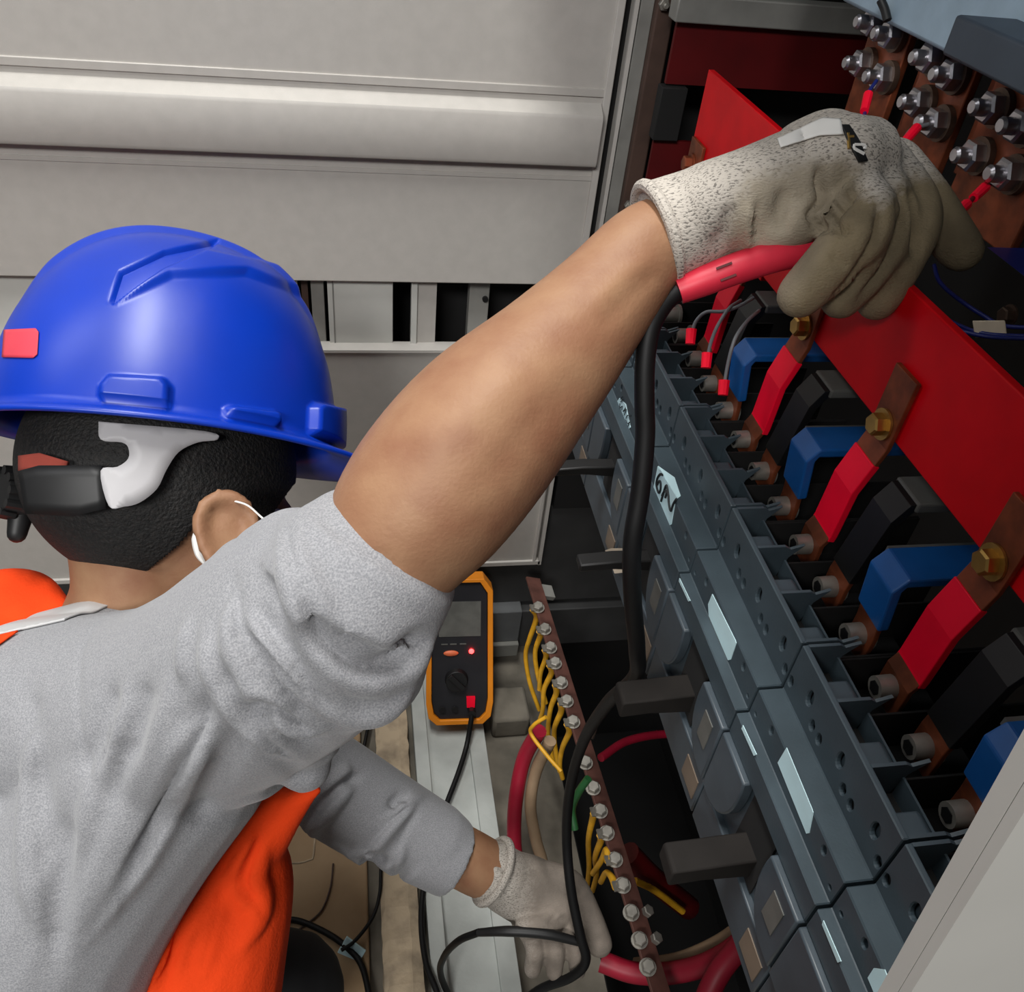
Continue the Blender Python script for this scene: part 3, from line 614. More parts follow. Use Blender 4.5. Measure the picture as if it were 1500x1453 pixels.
wire([(930, 1412, 1.08), (990, 1405, 1.06), (1050, 1380, 1.03), (1100, 1345, 1.0)], .0075, 'beige_cable', 'beige cable above the lower red cable', 'beige', 'cable', n=12)
wire([(930, 1290, 1.10), (960, 1305, 1.12), (1000, 1335, 1.15)], .0045, 'earth_wire', 'yellow wire lying in the dark right of the earth bar', 'yellow')
wire([(880, 1110, 1.2), (920, 1085, 1.25), (980, 1075, 1.3), (1060, 1080, 1.35)], .006, 'red_cable', 'dim red cable in the pit behind the earth bar', 'redcable', 'cable', n=10)
wire([(920, 1250, 1.13), (960, 1290, 1.16), (1010, 1330, 1.2)], .016, 'red_cable', 'dark red cable bundle in the pit under the levers', 'reddark', 'cable', n=12)
# multimeter leaning on the plinth
mb0 = on(672, 1045, 'z', .036); top = on(648, 858, 'y', .955)
up_ = _n(np.array([0, .955 - mb0[1], .23 - .036])); rt = np.array([.996, -.08, 0]); rt = _n(rt - up_ * np.dot(rt, up_)); nr = np.cross(rt, up_)     # nr faces the camera
mt = thing('multimeter', 'yellow and black multimeter with glowing red light leaning behind the elbow', 'multimeter', mb0)
W2, HH, TH = .0415, .196, .030; MS = 1.28
def MP(u, v, w): return mb0 + (rt * u + up_ * v + nr * w) * MS
def mprism(poly, w0, w1):
    mb = MB(); n = len(poly); V = [MP(a, b_, w0) for a, b_ in poly] + [MP(a, b_, w1) for a, b_ in poly]
    return mb.add(V, [(i, (i + 1) % n, n + (i + 1) % n, n + i) for i in range(n)] + [tuple(range(n))[::-1], tuple(range(n, 2 * n))])
outer = [(-W2 + .012, 0), (W2 - .012, 0), (W2 - .002, .010), (W2 + .001, .03), (W2 - .001, HH - .015), (W2 - .012, HH), (-W2 + .012, HH), (-W2 + .001, HH - .015), (-W2 - .001, .03), (-W2 + .002, .010)]
k = .84; inner = [(a * k, .0065 + b_ * .945) for a, b_ in outer]
fr = MB(); n = len(outer)
V = [MP(a, b_, 0) for a, b_ in outer] + [MP(a, b_, TH) for a, b_ in outer] + [MP(a, b_, TH) for a, b_ in inner] + [MP(a, b_, .008) for a, b_ in inner]
F = []
for r_ in range(3): F += [(r_ * n + i, r_ * n + (i + 1) % n, (r_ + 1) * n + (i + 1) % n, (r_ + 1) * n + i) for i in range(n)]
fr.add(V, F + [tuple(range(n))[::-1], tuple(range(3 * n, 4 * n))])
build(fr, 'holster', M['meter_yellow'], mt, bevel=.001)
fc = build(mprism([(a * .99, .0065 + (b_ - .0065) * .995) for a, b_ in inner], .008, TH - .004), 'face', M['meter_face'], mt, bevel=.001)
build(mprism([(-.026, .120), (.026, .120), (.026, .166), (-.026, .166)], TH - .0042, TH - .0032), 'display', M['greybar'], mt)
dial = MB().cyl(MP(-.004, .062, TH - .004), MP(-.004, .062, TH + .004), .019, .017, 28).obox(MP(-.004, .062, TH + .0055), (_n(rt * .7 + up_ * .7), _n(rt * -.7 + up_ * .7), nr), (.004, .016, .003))
build(dial, 'dial', M['black'], mt, bevel=.0006)
bt = MB(); bt.ell(MP(-.011, .0975, TH - .0035), (rt, up_, nr), (.012, .005, .003)); build(bt, 'button', M['meter_button'], mt)
for a in (-.019, -.008, .004): build(mprism([(a - .004, .109), (a + .004, .109), (a + .004, .1105), (a - .004, .1105)], TH - .0042, TH - .003), 'button', M['greybar'], mt)
ld = MB(); ld.ell(MP(.0145, .1000, TH - .0025), (rt, up_, nr), (.0042, .0042, .003)); build(ld, 'indicator_light', M['led'], mt)
build(MB().cyl(MP(.015, .020, TH - .004), MP(.015, .020, TH + .010), .0065, .006, 14), 'plug', M['black'], mt)
build(mprism([(.009, .024), (.019, .024), (.0195, .038), (.0085, .038)], TH - .0045, TH + .0005), 'jack_label', M['redsleeve'], mt)
for a in (-.022, -.006): build(MB().cyl(MP(a, .020, TH - .0045), MP(a, .020, TH - .002), .0055, n=14), 'jack', M['void'], mt)
p0 = MP(.015, .018, TH + .008)
def fl(pts, h): return [(x, y, 'z', h if np.isscalar(h) else h[i]) for i, (x, y) in enumerate(pts)]
wire([tuple(p0), (684, 1090, 'z', .045)] + fl([(672, 1130), (655, 1175), (640, 1215), (622, 1290), (617, 1350), (624, 1410), (640, 1453), (660, 1520)], [.04, .037, .0365, .0365, .0365, .0365, .0365, .0365]), .0042, 'test_lead', 'black meter lead running down over the white base channel', 'rubber', 'cable', n=9)
wire(fl([(380, 1356), (400, 1352), (430, 1347), (470, 1362), (505, 1385), (530, 1415), (545, 1480)], [.0195] * 5 + [.0195, .02]), .0042, 'floor_cable', 'thick black cable crossing the trench board beside the dark knee', 'rubber', 'cable')
wire(fl([(558, 1270), (556, 1310), (545, 1345), (520, 1378), (500, 1392)], [.036, .034, .028, .028, .029]), .0026, 'floor_cable', 'black cable curving down right side of the trench board', 'rubber', 'cable')
wire(fl([(488, 1265), (484, 1300), (470, 1335), (440, 1360), (425, 1372)], .0165), .0014, 'floor_cable', 'thin brown cord on the trench board', 'brownsteel', 'cable')
wire(fl([(544, 1040), (535, 1085), (527, 1120), (522, 1150)], [.026, .026, .02, .018]), .0030, 'floor_cable', 'black cable above the left sleeve behind the plank end', 'rubber', 'cable')
q = on(510, 1402, 'z', .012)
build(MB().obox(q, (_n(cam2w((.5, .85, 0))), _n(cam2w((.85, -.5, .2))), _n(cam2w((.1, .1, 1)))), (.022, .016, .002)), 'paper_scrap', M['sticker'], bevel=.0008, label='pale blue paper scrap on the floor beside the dark knee', cat='paper')

# ================================================================== THE WORKER
person = thing('person', 'person in a grey sweater and orange vest crouching and reaching into the cabinet', 'person', (-.30, .52, 0))
PO = origin(person)
def A(*pts): return [at(*p) for p in pts]
def wear(me, name, m, parent=None, **kw):
    P_ = parent or person; return link(name, shift(me, origin(P_)), m, P_, angle=180, **kw)
# head frame: F towards the face, U crown, S towards the camera side
HF = _n(cam2w((.90, -.10, -.42))); HU = cam2w((.10, .985, -.14)); HU = _n(HU - HF * (HU @ HF)); HS = np.cross(HU, HF)
if (CAM - at(245, 625, .68)) @ HS < 0: HS = -HS
HC = at(240, 690, .685)                                  # middle of the head
def H(f, s, u): return HC + HF * f + HS * s + HU * u
# ---- the body, one skin
b = MB()
b.ell(H(-.001, 0, .0), (HF, HS, HU), (.096, .075, .085), 32, 20)                     # skull
b.ell(H(.030, 0, -.045), (HF, HS, HU), (.052, .052, .060), 28, 18)                     # jaw and cheeks
b.limb([H(.086, 0, -.012), H(.103, 0, -.040), H(.096, 0, -.048)], [.008, .012, .010])      # nose
b.limb([H(.080, -.03, .004), H(.089, 0, .006), H(.080, .03, .004)], [.010, .010, .010])  # brow
b.limb([H(.076, -.02, -.075), H(.083, 0, -.073), H(.076, .02, -.075)], [.007, .009, .007]) # lips
b.limb([H(.066, 0, -.108), H(.072, 0, -.100)], [.016, .016])                            # chin
def neck_r(): return [H(-.020, .0, -.030), at(205, 860, .685), at(185, 930, .69), at(165, 1060, .71)]
b.limb(neck_r(), [.050, .050, .053, .075])
# trunk, hips
SH_R, SH_L = at(170, 1030, .60), at(300, 1060, .88)
b.limb([at(140, 1060, .74), at(20, 1300, .76), at(-170, 1520, .80)], [.082, .085, .085])
b.limb([SH_R, at(150, 1060, .74), SH_L], [.050, .075, .050])
HIP_R, HIP_L = at(-230, 1560, .76), at(-190, 1490, .98)
b.limb([HIP_R, HIP_L], [.10, .10])
KN_L, KN_R = at(415, 1455, .995), np.array([-.16, .28, .18])
for hip, kn, dy in ((HIP_L, KN_L, .0), (HIP_R, KN_R, 0)):
    ft = np.array([kn[0] - .30, kn[1] + dy, .071 if kn is KN_L else .055]); b.limb([hip, kn], [.08, .058]); b.limb([kn, (kn + ft) / 2 + np.array([-.02, 0, .0]), ft], [.055, .05, .035])
    b.limb([ft, ft + np.array([-.03, 0, -.02]), ft + np.array([.12, 0, -.02])], [.036, .034, .026])
# raised right arm
ELB = at(548, 852, .437); WR = at(985, 345, .452)
b.limb([SH_R, at(380, 990, .52), ELB], [.044, .040, .029])
arm = A((562, 838, .434), (598, 770, .433), (655, 695, .433), (725, 612, .435), (810, 522, .441), (885, 437, .447), (950, 362, .451), (1000, 335, .455))
b.limb(arm, [.0330, .0415, .0445, .0425, .0350, .0285, .0240, .0185])
b.limb(A((1000, 335, .455), (1120, 300, .46), (1230, 260, .465)), [.017, .018, .018], (cam2w((0, 0, 1)), 1.5))
# lowered left arm
LE = at(470, 1150, .90); LW = at(735, 1282, .985)
b.limb([SH_L, LE], [.040, .030]); b.limb(A((470, 1150, .90), (600, 1212, .94), (690, 1262, .965), (745, 1290, .985)), [.028, .030, .0335, .030])
b.limb(A((745, 1290, .985), (800, 1330, .99)), [.028, .024])
# right ear
EC = at(336, 787, .607); ef, eu, es = _n(HF * .9 + HU * .25), _n(HU - HF * .35), HS
EC = at(338, 790, .602)
b.ell(EC, (ef, eu, es), (.015, .029, .007), 20, 12)
rim = [EC + ef * x + eu * y + es * .009 for x, y in ((.013, -.016), (.018, .006), (.012, .026), (-.004, .031), (-.017, .020), (-.020, .000), (-.014, -.020), (-.004, -.032), (.006, -.028))]
b.limb(rim, [.004, .0045, .005, .0052, .0052, .0050, .0050, .0065, .0050], n=10)
b.limb([EC + ef * x + eu * y + es * .004 for x, y in ((.004, .018), (-.006, .008), (-.006, -.008), (.0, -.014))], [.004] * 4, n=8)
body = voxel(b, .0042, 6)
folds(body, [([(535, 812), (560, 822), (580, 835)], .0016, 6, 'v'), ([(600, 655), (680, 610), (770, 545)], .0016, 34, 'r'), ([(700, 720), (790, 620), (860, 540)], .0012, 26, 'v'), ([(860, 455), (910, 405), (950, 375)], .0012, 12, 'r'), ([(880, 480), (930, 430), (965, 395)], .0010, 10, 'v')])
wear(body, 'body', M['skin'])
for s in (-1, 1):
    m = MB(); m.ell(H(.076, s * .029, -.012), (HF, HS, HU), (.009, .011, .009), 14, 10); build(m, 'eye', M['eye'], person)
    m = MB(); m.ell(H(.0825, s * .029, -.012), (HF, HS, HU), (.0035, .005, .005), 12, 8); build(m, 'iris', M['black'], person)
# ---- hair: a short cropped cap that ends at the nape, above the ear and at the temple
m = MB(); m.ell(H(-.001, 0, .004), (HF, HS, HU), (.1035, .082, .0950), 320, 240)
me = m.mesh('hair'); P = coords(me); L_ = P - HC
mir = HC + (L_ @ HF)[:, None] * HF + np.abs(L_ @ HS)[:, None] * HS + (L_ @ HU)[:, None] * HU
q = pix(mir)[:, :2]
HAIRLINE = [(-200, 760), (30, 770), (48, 836), (80, 852), (120, 862), (165, 858), (215, 838), (262, 800), (292, 765), (322, 738), (352, 728), (372, 742), (392, 768), (408, 742), (430, 712), (452, 684), (470, 600), (400, 200), (-200, 200)]
bm = bmesh.new(); bm.from_mesh(me); bm.verts.ensure_lookup_table(); ok = inpoly(q, HAIRLINE)
bmesh.ops.delete(bm, geom=[v for i, v in enumerate(bm.verts) if not ok[i]], context='VERTS')
bmesh.ops.recalc_face_normals(bm, faces=bm.faces); bm.to_mesh(me); bm.free()
h = wear(me, 'hair', M['hair']); so = h.modifiers.new('t', 'SOLIDIFY'); so.thickness = .006; so.offset = -1
# white ear loop and mask
mk = MB(); mk.ell(H(.062, 0, -.060), (HF, HS, HU), (.048, .052, .045), 36, 24); me = mk.mesh('mask'); P = coords(me); f_ = (P - HC) @ HF
bm = bmesh.new(); bm.from_mesh(me); bm.verts.ensure_lookup_table(); bmesh.ops.delete(bm, geom=[v for i, v in enumerate(bm.verts) if f_[i] < .072], context='VERTS'); bm.to_mesh(me); bm.free()
fm = wear(me, 'face_mask', M['mask']); sm = fm.modifiers.new('t', 'SOLIDIFY'); sm.thickness = .002
build(MB().tube([H(.080, .045, -.045), at(398, 772, .596), at(380, 755, .592), at(362, 740, .592), at(340, 733, .595)], .0007, 6, 6), 'ear_loop', M['mask'], fm)
build(MB().tube([at(308, 752, .598), at(296, 770, .598), at(290, 790, .598), at(293, 812, .598), at(302, 828, .598)], [.001, .003, .0042, .0032, .001], 8, 6), 'ear_loop', M['mask'], fm)

from mathutils.bvhtree import BVHTree
# ---- sweater: trunk with the raised sleeve, then folds
b = MB()
b.limb(A((150, 1070, .655), (60, 1210, .66), (-20, 1380, .68), (-140, 1560, .72)), [.100, .122, .132, .135])
b.limb(A((40, 1050, .62), (150, 1048, .60), (245, 1040, .57), (330, 1003, .535), (395, 962, .505), (455, 918, .475), (505, 876, .45), (530, 848, .438)), [.068, .071, .0705, .068, .0665, .0625, .0545, .0480], n=28)
b.limb(A((385, 815, .475), (430, 800, .460), (455, 800, .45)), [.018, .021, .018])
b.limb(A((335, 865, .51), (360, 830, .49)), [.020, .018])
b.limb(A((350, 1060, .545), (430, 1085, .53), (446, 1120, .53)), [.055, .034, .017])      # cloth hanging under the arm
b.limb(A((250, 1090, .57), (170, 1210, .59), (90, 1330, .61), (30, 1480, .63)), [.072, .072, .080, .085])
b.limb(A((480, 985, .465), (545, 985, .45), (578, 950, .44)), [.034, .027, .020])         # loose cloth at the elbow
b.limb([SH_R, at(150, 1060, .74), SH_L], [.058, .085, .062])
# cuff end ring (flat lip round the forearm)
d = _n(at(655, 695, .433) - at(560, 845, .434))
c0 = at(545, 825, .434); b.cyl(c0 - d * .025, c0 + d * .0075, .0490, .0446, 40)
base_sw = voxel(b, .005, 4)
def ridges(b, me, lst):
    P0 = coords(me); bv = BVHTree.FromPolygons([tuple(p) for p in P0], [tuple(f.vertices) for f in me.polygons])
    for line, r, sink in lst:
        L_ = spline(np.array([(*p, 0) for p in line]), 3)[:, :2]; pts = []
        for q in L_:
            h = bv.ray_cast(Vector(CAM), Vector(_n(ray(*q))))
            if h[0] is None: h = bv.find_nearest(Vector(at(q[0], q[1], pts_dep[-1] if pts else .45)))
            n_ = h[1] if h[1].dot(Vector(CAM) - h[0]) > 0 else -h[1]
            pts.append(np.array(h[0] - n_ * r * (sink - .25))); pts_dep.append(pix(pts[-1][None])[0, 2])
        k = len(pts); t = np.linspace(0, 1, k); b.limb(pts, r * (.35 + .65 * np.clip(np.minimum(t, 1 - t) * 4, 0, 1)), n=12, per=2)
pts_dep = []
ridges(b, base_sw, [
    ([(636, 935), (608, 975), (553, 992), (505, 976), (468, 935), (450, 890), (436, 840), (422, 792), (410, 760)], .0125, .45),
    ([(612, 985), (580, 1026), (532, 1042), (479, 1022), (426, 976), (385, 919), (367, 880)], .0120, .50),
    ([(484, 1062), (452, 1068), (404, 1038), (364, 994), (348, 946), (346, 893), (348, 850)], .0115, .52),
    ([(440, 1125), (408, 1098), (367, 1060), (338, 1026), (317, 989), (305, 946), (300, 905)], .0105, .55),
    ([(303, 1040), (290, 1085), (262, 1130), (223, 1212), (165, 1310), (105, 1410)], .0150, .55),
    ([(250, 975), (243, 1052), (210, 1138), (178, 1212), (130, 1318), (92, 1425)], .0120, .60),
    ([(186, 985), (174, 1063), (146, 1143), (128, 1212), (100, 1318)], .0110, .62),
    ([(60, 1000), (52, 1100), (40, 1200), (45, 1300), (75, 1400)], .0120, .68),
    ([(280, 900), (270, 950), (272, 1010)], .0080, .6)])
sw = voxel(b, .0030, 4)
FOLD = [([(150, 905), (128, 930), (116, 965), (114, 1020), (117, 1080), (128, 1140), (133, 1215)], .0016, 5, 'v'),
        ([(470, 725), (500, 790), (545, 855), (590, 895), (618, 908)], .0008, 4, 'v'),
        ([(120, 1390), (170, 1310), (230, 1225), (280, 1160)], .0030, 12, 'v')]
folds(sw, FOLD)
CREASE = [([(440, 851), (466, 931), (500, 962), (530, 978), (575, 970), (608, 946), (625, 932)], .0080, 13), ([(370, 888), (407, 937), (456, 1017), (490, 1050)], .0065, 11), ([(343, 851), (346, 921), (386, 974), (429, 1028), (461, 1071)], .0060, 10),
          ([(355, 1046), (407, 1058), (460, 1092)], .0090, 14), ([(316, 974), (343, 1039), (386, 1092), (445, 1135)], .0055, 11), ([(300, 1022), (284, 1076), (252, 1146), (214, 1237), (177, 1317)], .0080, 14), ([(165, 1000), (145, 1071), (134, 1135)], .0050, 13),
          ([(350, 1060), (322, 1135), (285, 1215)], .0060, 18), ([(40, 1000), (55, 1130), (85, 1300)], .0040, 18), ([(408, 757), (418, 800), (432, 840)], .0045, 9), ([(215, 1000), (200, 1060), (185, 1120)], .0040, 14), ([(95, 1190), (85, 1300), (75, 1410)], .0045, 16)]
folds(sw, [(l, a_ * 1.25, w_, 'v') for l, a_, w_ in CREASE])
def relax(me, it):
    o = bpy.data.objects.new('tmp', me); COL.objects.link(o); m_ = o.modifiers.new('s', 'SMOOTH'); m_.iterations = it; m_.factor = .5; n_ = evaluated(o); bpy.data.objects.remove(o); return n_
sw = relax(sw, 3)
swo = wear(sw, 'sweater', M['sweater'])
# left sleeve, with its cuff
b = MB(); b.limb([SH_L, at(395, 1095, .88), at(470, 1138, .90), at(560, 1192, .93), at(640, 1236, .95)], [.062, .052, .0500, .0470, .0425], n=26)
c0 = at(652, 1252, .953); d = _n(at(700, 1268, .965) - at(600, 1218, .94)); b.cyl(c0 - d * .035, c0 + d * .012, .0425, .0415, 36)
b.limb(A((480, 1190, .905), (530, 1215, .92), (560, 1232, .93)), [.028, .030, .022])
base_sl = voxel(b, .005, 4); pts_dep.append(.93)
ridges(b, base_sl, [([(440, 1225), (470, 1200), (500, 1165), (518, 1145)], .010, .5), ([(500, 1258), (540, 1245), (566, 1215), (596, 1180), (622, 1165)], .0115, .45), ([(555, 1270), (578, 1262), (590, 1235)], .009, .4), ([(470, 1165), (500, 1135), (512, 1120)], .009, .5)])
sl = voxel(b, .0030, 4)
folds(sl, [(l, .0065, 7, 'v') for l in ([(440, 1212), (474, 1176), (502, 1151), (530, 1134)], [(526, 1258), (542, 1236), (573, 1202), (612, 1176)], [(531, 1278), (541, 1259), (566, 1262)], [(571, 1184), (585, 1168), (602, 1168)])])
folds(sl, [([(575, 1290), (578, 1260), (590, 1225), (615, 1185)], .0022, 5, 'v')])
wear(sl, 'left_sleeve', M['sweater'], label='grey left sleeve in the shade')

# ---- orange vest
b = MB()
b.limb(A((452, 1165, .640), (408, 1190, .655), (350, 1240, .67)), [.006, .020, .036])
b.limb(A((350, 1235, .67), (345, 1300, .675), (300, 1400, .675), (250, 1500, .68)), [.034, .046, .066, .085])
b.limb(A((250, 1330, .66), (190, 1440, .66), (150, 1530, .66)), [.045, .060, .07])
b.limb(A((420, 1180, .645), (446, 1166, .64), (468, 1157, .638)), [.010, .007, .003])
base_v = voxel(b, .005, 4); pts_dep.append(.66)
ridges(b, base_v, [([(385, 1205), (345, 1250), (290, 1340), (250, 1440)], .010, .5), ([(390, 1225), (372, 1280), (380, 1330), (350, 1400)], .012, .5), ([(330, 1290), (310, 1360), (290, 1450)], .010, .55), ([(240, 1330), (215, 1390), (190, 1450)], .012, .5)])
vs_ = voxel(b, .0030, 4)
folds(vs_, [([(395, 1185), (340, 1240), (270, 1340), (230, 1453)], .0035, 14, 's'), ([(330, 1260), (320, 1340), (285, 1453)], .004, 16, 'v'), ([(380, 1215), (350, 1290), (372, 1330)], .004, 12, 's'), ([(300, 1270), (255, 1380), (215, 1453)], .003, 14, 'r')])
vest = wear(vs_, 'vest', M['orange'])
c = MB(); c.limb(A((125, 925, .668), (85, 895, .680), (45, 869, .698), (-5, 872, .720), (10, 900, .80), (150, 950, .85), (290, 985, .80)), [.008, .012, .0185, .020, .020, .020, .018])
c.limb(A((-30, 892, .700), (40, 905, .690), (90, 925, .68)), [.026, .026, .016])
c.limb(A((-30, 892, .710), (-60, 940, .76), (40, 990, .84)), [.026, .05, .05])
wear(voxel(c, .0035, 4), 'vest_collar', M['orange'])
c = MB(); c.limb(A((372, 1345, .69), (378, 1390, .70), (350, 1470, .70)), [.010, .011, .012]); wear(voxel(c, .0025, 3), 'zip_edge', M['band'])
c = MB(); c.limb(A((378, 1200, .69), (384, 1290, .70), (380, 1390, .71), (345, 1480, .72)), [.012, .020, .022, .03]); wear(voxel(c, .003, 3), 'vest_lining', M['orange'])
# ---- trousers and boots
b = MB()
b.limb([HIP_R, HIP_L], [.115, .115])
for hip, kn in ((HIP_L, KN_L), (HIP_R, KN_R)):
    ft = np.array([kn[0] - .30, kn[1], .080 if kn is KN_L else .064]); b.limb([hip, kn], [.095, .070]); b.limb([kn, (kn + ft) / 2 + np.array([-.02, 0, 0]), ft], [.068, .062, .050])
wear(voxel(b, .006, 6), 'trousers', M['trousers'])
for kn in (KN_L, KN_R):
    ft = np.array([kn[0] - .30, kn[1], .068 if kn is KN_L else .052]); c = MB(); c.limb([ft + np.array([-.03, 0, .03]), ft + np.array([-.04, 0, -.01])], [.048, .045]); c.limb([ft + np.array([-.05, 0, -.012]), ft + np.array([.13, 0, -.014])], [.036, .034])
    wear(voxel(c, .005, 5), 'boot', M['black'])

# ---- right glove
VD = cam2w((0, 0, 1.))                                    # towards the viewer
g = MB()
gc = A((960, 346, .4525), (1040, 316, .4545)); g.cyl(gc[0], gc[1], .0278, .0262, 36)
g.limb(A((1030, 318, .455), (1090, 298, .457), (1150, 275, .46), (1205, 255, .462), (1240, 245, .465)), [.0258, .0262, .0270, .0280, .0240], (VD, 1.45), n=28)
g.limb(A((1165, 215, .472), (1210, 205, .47), (1250, 215, .468)), [.012, .014, .012], (VD, 1.8))
g.limb(A((1095, 335, .448), (1150, 322, .444), (1195, 305, .442)), [.015, .017, .014])              # heel of the hand
FIN = [(A((1232, 265, .444), (1272, 318, .430), (1225, 378, .425), (1172, 432, .432)), [.0140, .0150, .0140, .0118]),
       (A((1262, 245, .456), (1308, 320, .445), (1270, 388, .440), (1232, 436, .445)), [.0140, .0140, .0130, .0112]),
       (A((1290, 235, .468), (1338, 312, .457), (1318, 378, .452), (1285, 438, .456)), [.0145, .0145, .0132, .0115]),
       (A((1310, 240, .485), (1352, 290, .480), (1388, 340, .478), (1408, 366, .480)), [.0145, .0140, .0132, .0122])]
for p_, r_ in FIN: g.limb(p_, r_, n=22)
g.limb(A((1150, 262, .492), (1190, 330, .500), (1215, 385, .490), (1222, 410, .478)), [.0150, .0135, .012, .0105])    # thumb closing from the far side
gl = voxel(g, .0026, 4)
folds(gl, [(l, a * 2.3, w_, k) for l, a, w_, k in [([(1205, 240), (1203, 265), (1208, 290), (1192, 312), (1200, 330), (1215, 335)], .0034, 7, 'v'), ([(1258, 268), (1238, 295), (1222, 315), (1218, 330)], .0034, 6, 's'), ([(1105, 300), (1102, 330), (1105, 362)], .0016, 8, 's'),
           ([(1150, 275), (1145, 310), (1148, 345)], .0014, 10, 'v'), ([(1215, 330), (1248, 335)], .003, 6, 'v'), ([(1290, 300), (1285, 350), (1250, 410), (1222, 440)], .0026, 6, 'v'), ([(1320, 280), (1322, 330), (1300, 390), (1260, 440)], .0026, 6, 'v'),
           ([(1335, 270), (1345, 320), (1340, 380)], .0020, 6, 'v'), ([(1215, 372), (1240, 392)], .0012, 6, 'v'), ([(1175, 185), (1180, 220)], .001, 8, 'v'), ([(1045, 365), (1062, 335), (1070, 300)], .0012, 9, 'v')]])
P = coords(gl); q = pix(P)
zone = [(1062, 380), (1075, 300), (1100, 262), (1170, 238), (1240, 232), (1262, 250), (1258, 275), (1290, 300), (1318, 268), (1335, 255), (1460, 262), (1500, 500), (1000, 520), (1030, 400)]
sd = sdpoly(q[:, :2], zone); coat = np.clip(.5 - sd / 28 + RNG.normal(0, .12, len(q)), 0, 1)
for nm_, v_ in (('finger_shade', np.clip((q[:, 0] + (q[:, 1] - 300) * .55 - 1165) / 90, 0, 1)),):  # coating toned darker on the fingers, their shade put into its colour
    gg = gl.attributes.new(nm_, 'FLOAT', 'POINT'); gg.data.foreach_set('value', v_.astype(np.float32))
at_ = gl.attributes.new('coat', 'FLOAT', 'POINT'); at_.data.foreach_set('value', coat.astype(np.float32))
gr = wear(gl, 'glove', M['glove'], label='knit glove on the raised hand')
# rolled knit cuff, white care label, dark logo tab
c = MB(); cc = gc; dcf = _n(cc[1] - cc[0])
uu, ww = frame_of(dcf); ring = [cc[0] + dcf * .001 + .0262 * (math.cos(t) * uu + math.sin(t) * ww) for t in np.linspace(0, 2 * math.pi, 33)]
c.tube(ring, .0034, 10, 2)
cm = c.mesh('cuff'); a_ = cm.attributes.new('coat', 'FLOAT', 'POINT'); link('cuff_hem', shift(cm, origin(gr)), M['glove'], gr)
def patch(obj, e0, e1, off, name, m, parent, thick=.0008, nu=24, nv=10, **kw):
    """a flat piece sewn or stuck onto a curved surface, between two edge lines"""
    base = origin(obj); P = coords(obj.data) + base
    bv = BVHTree.FromPolygons([tuple(p) for p in P], [tuple(f.vertices) for f in obj.data.polygons])
    def res(e): e = np.array(e, float); t = np.linspace(0, len(e) - 1, nu); return np.stack([np.interp(t, range(len(e)), e[:, k]) for k in (0, 1)], 1)
    E0, E1 = res(e0), res(e1); V, last = [], None
    for i in range(nu):
        for j in range(nv):
            q = E0[i] + (E1[i] - E0[i]) * j / (nv - 1); d = Vector(_n(ray(*q))); h = bv.ray_cast(Vector(CAM), d)
            if h[0] is None: pt = np.array(bv.find_nearest(Vector(last if last is not None else at(q[0], q[1], .6)))[0])
            else:
                n_ = h[1] if h[1].dot(d) < 0 else -h[1]; pt = np.array(h[0] + n_ * off)
            last = pt; V.append(pt)
    mbx = MB(); mbx.add(V, [(i * nv + j, i * nv + j + 1, (i + 1) * nv + j + 1, (i + 1) * nv + j) for i in range(nu - 1) for j in range(nv - 1)])
    o = build(mbx, name, m, parent, angle=180, **kw); so = o.modifiers.new('t', 'SOLIDIFY'); so.thickness = thick; so.offset = 0; return o
patch(gr, [(1139, 207), (1175, 190), (1205, 176), (1231, 178)], [(1143, 219), (1168, 211), (1200, 201), (1234, 199)], .0012, 'care_label', M['mask'], gr)
lg = patch(gr, [(1232, 186), (1240, 208), (1256, 238)], [(1243, 186), (1256, 206), (1269, 236)], .0012, 'logo_tab', M['black'], gr)
gp = [at(1243, 205, .44), at(1262, 221, .44)]
def surf_pt(px, py, obj):
    me = obj.data; P = coords(me) + origin(obj); q = pix(P); dd = np.hypot(q[:, 0] - px, q[:, 1] - py) + q[:, 2] * 200; i = int(np.argmin(dd)); return P[i] + normals(me)[i] * .0012
for path, mm in (([(1238, 204), (1247, 205)], 'brass'), ([(1243, 198), (1243, 216)], 'brass'), ([(1252, 213), (1262, 215), (1262, 222)], 'mask'), ([(1252, 213), (1252, 221), (1260, 226)], 'mask')):
    build(MB().tube([surf_pt(*z, gr) for z in path], .0009, 6, 3), 'logo_stroke', M[mm], lg)

def overlay(obj, cuts, off, name, m, **kw):
    base = origin(obj); bm = bmesh.new(); bm.from_mesh(obj.data)
    for v in bm.verts: v.co += Vector(base) + v.normal * off
    for co, no in cuts: bmesh.ops.bisect_plane(bm, geom=bm.verts[:] + bm.edges[:] + bm.faces[:], plane_co=Vector(co), plane_no=Vector(no), clear_outer=True)
    for v in bm.verts: v.co -= Vector(origin(person))
    me = bpy.data.meshes.new(name); bm.to_mesh(me); bm.free(); o = link(name, me, m, person, angle=180, **kw)
    so = o.modifiers.new('t', 'SOLIDIFY'); so.thickness = .0015; so.offset = -1; return o
def edge_plane(p0, p1, dep, keep):                        # plane through a line on the back, running in along the surface normal
    a_, b_ = at(*p0, dep), at(*p1, dep); inn = _n(cam2w((.1, -.25, -1))); n_ = _n(np.cross(b_ - a_, inn)); k_ = at(*keep, dep)
    return (a_, n_ if (k_ - a_) @ n_ < 0 else -n_)
overlay(swo, [edge_plane((46, 927), (-30, 1040), .60, (-100, 1000)), edge_plane((46, 926), (-60, 950), .60, (-60, 1100)), edge_plane((0, 1300), (-60, 1302), .60, (0, 1000))], .0030, 'vest_back', M['orange'])
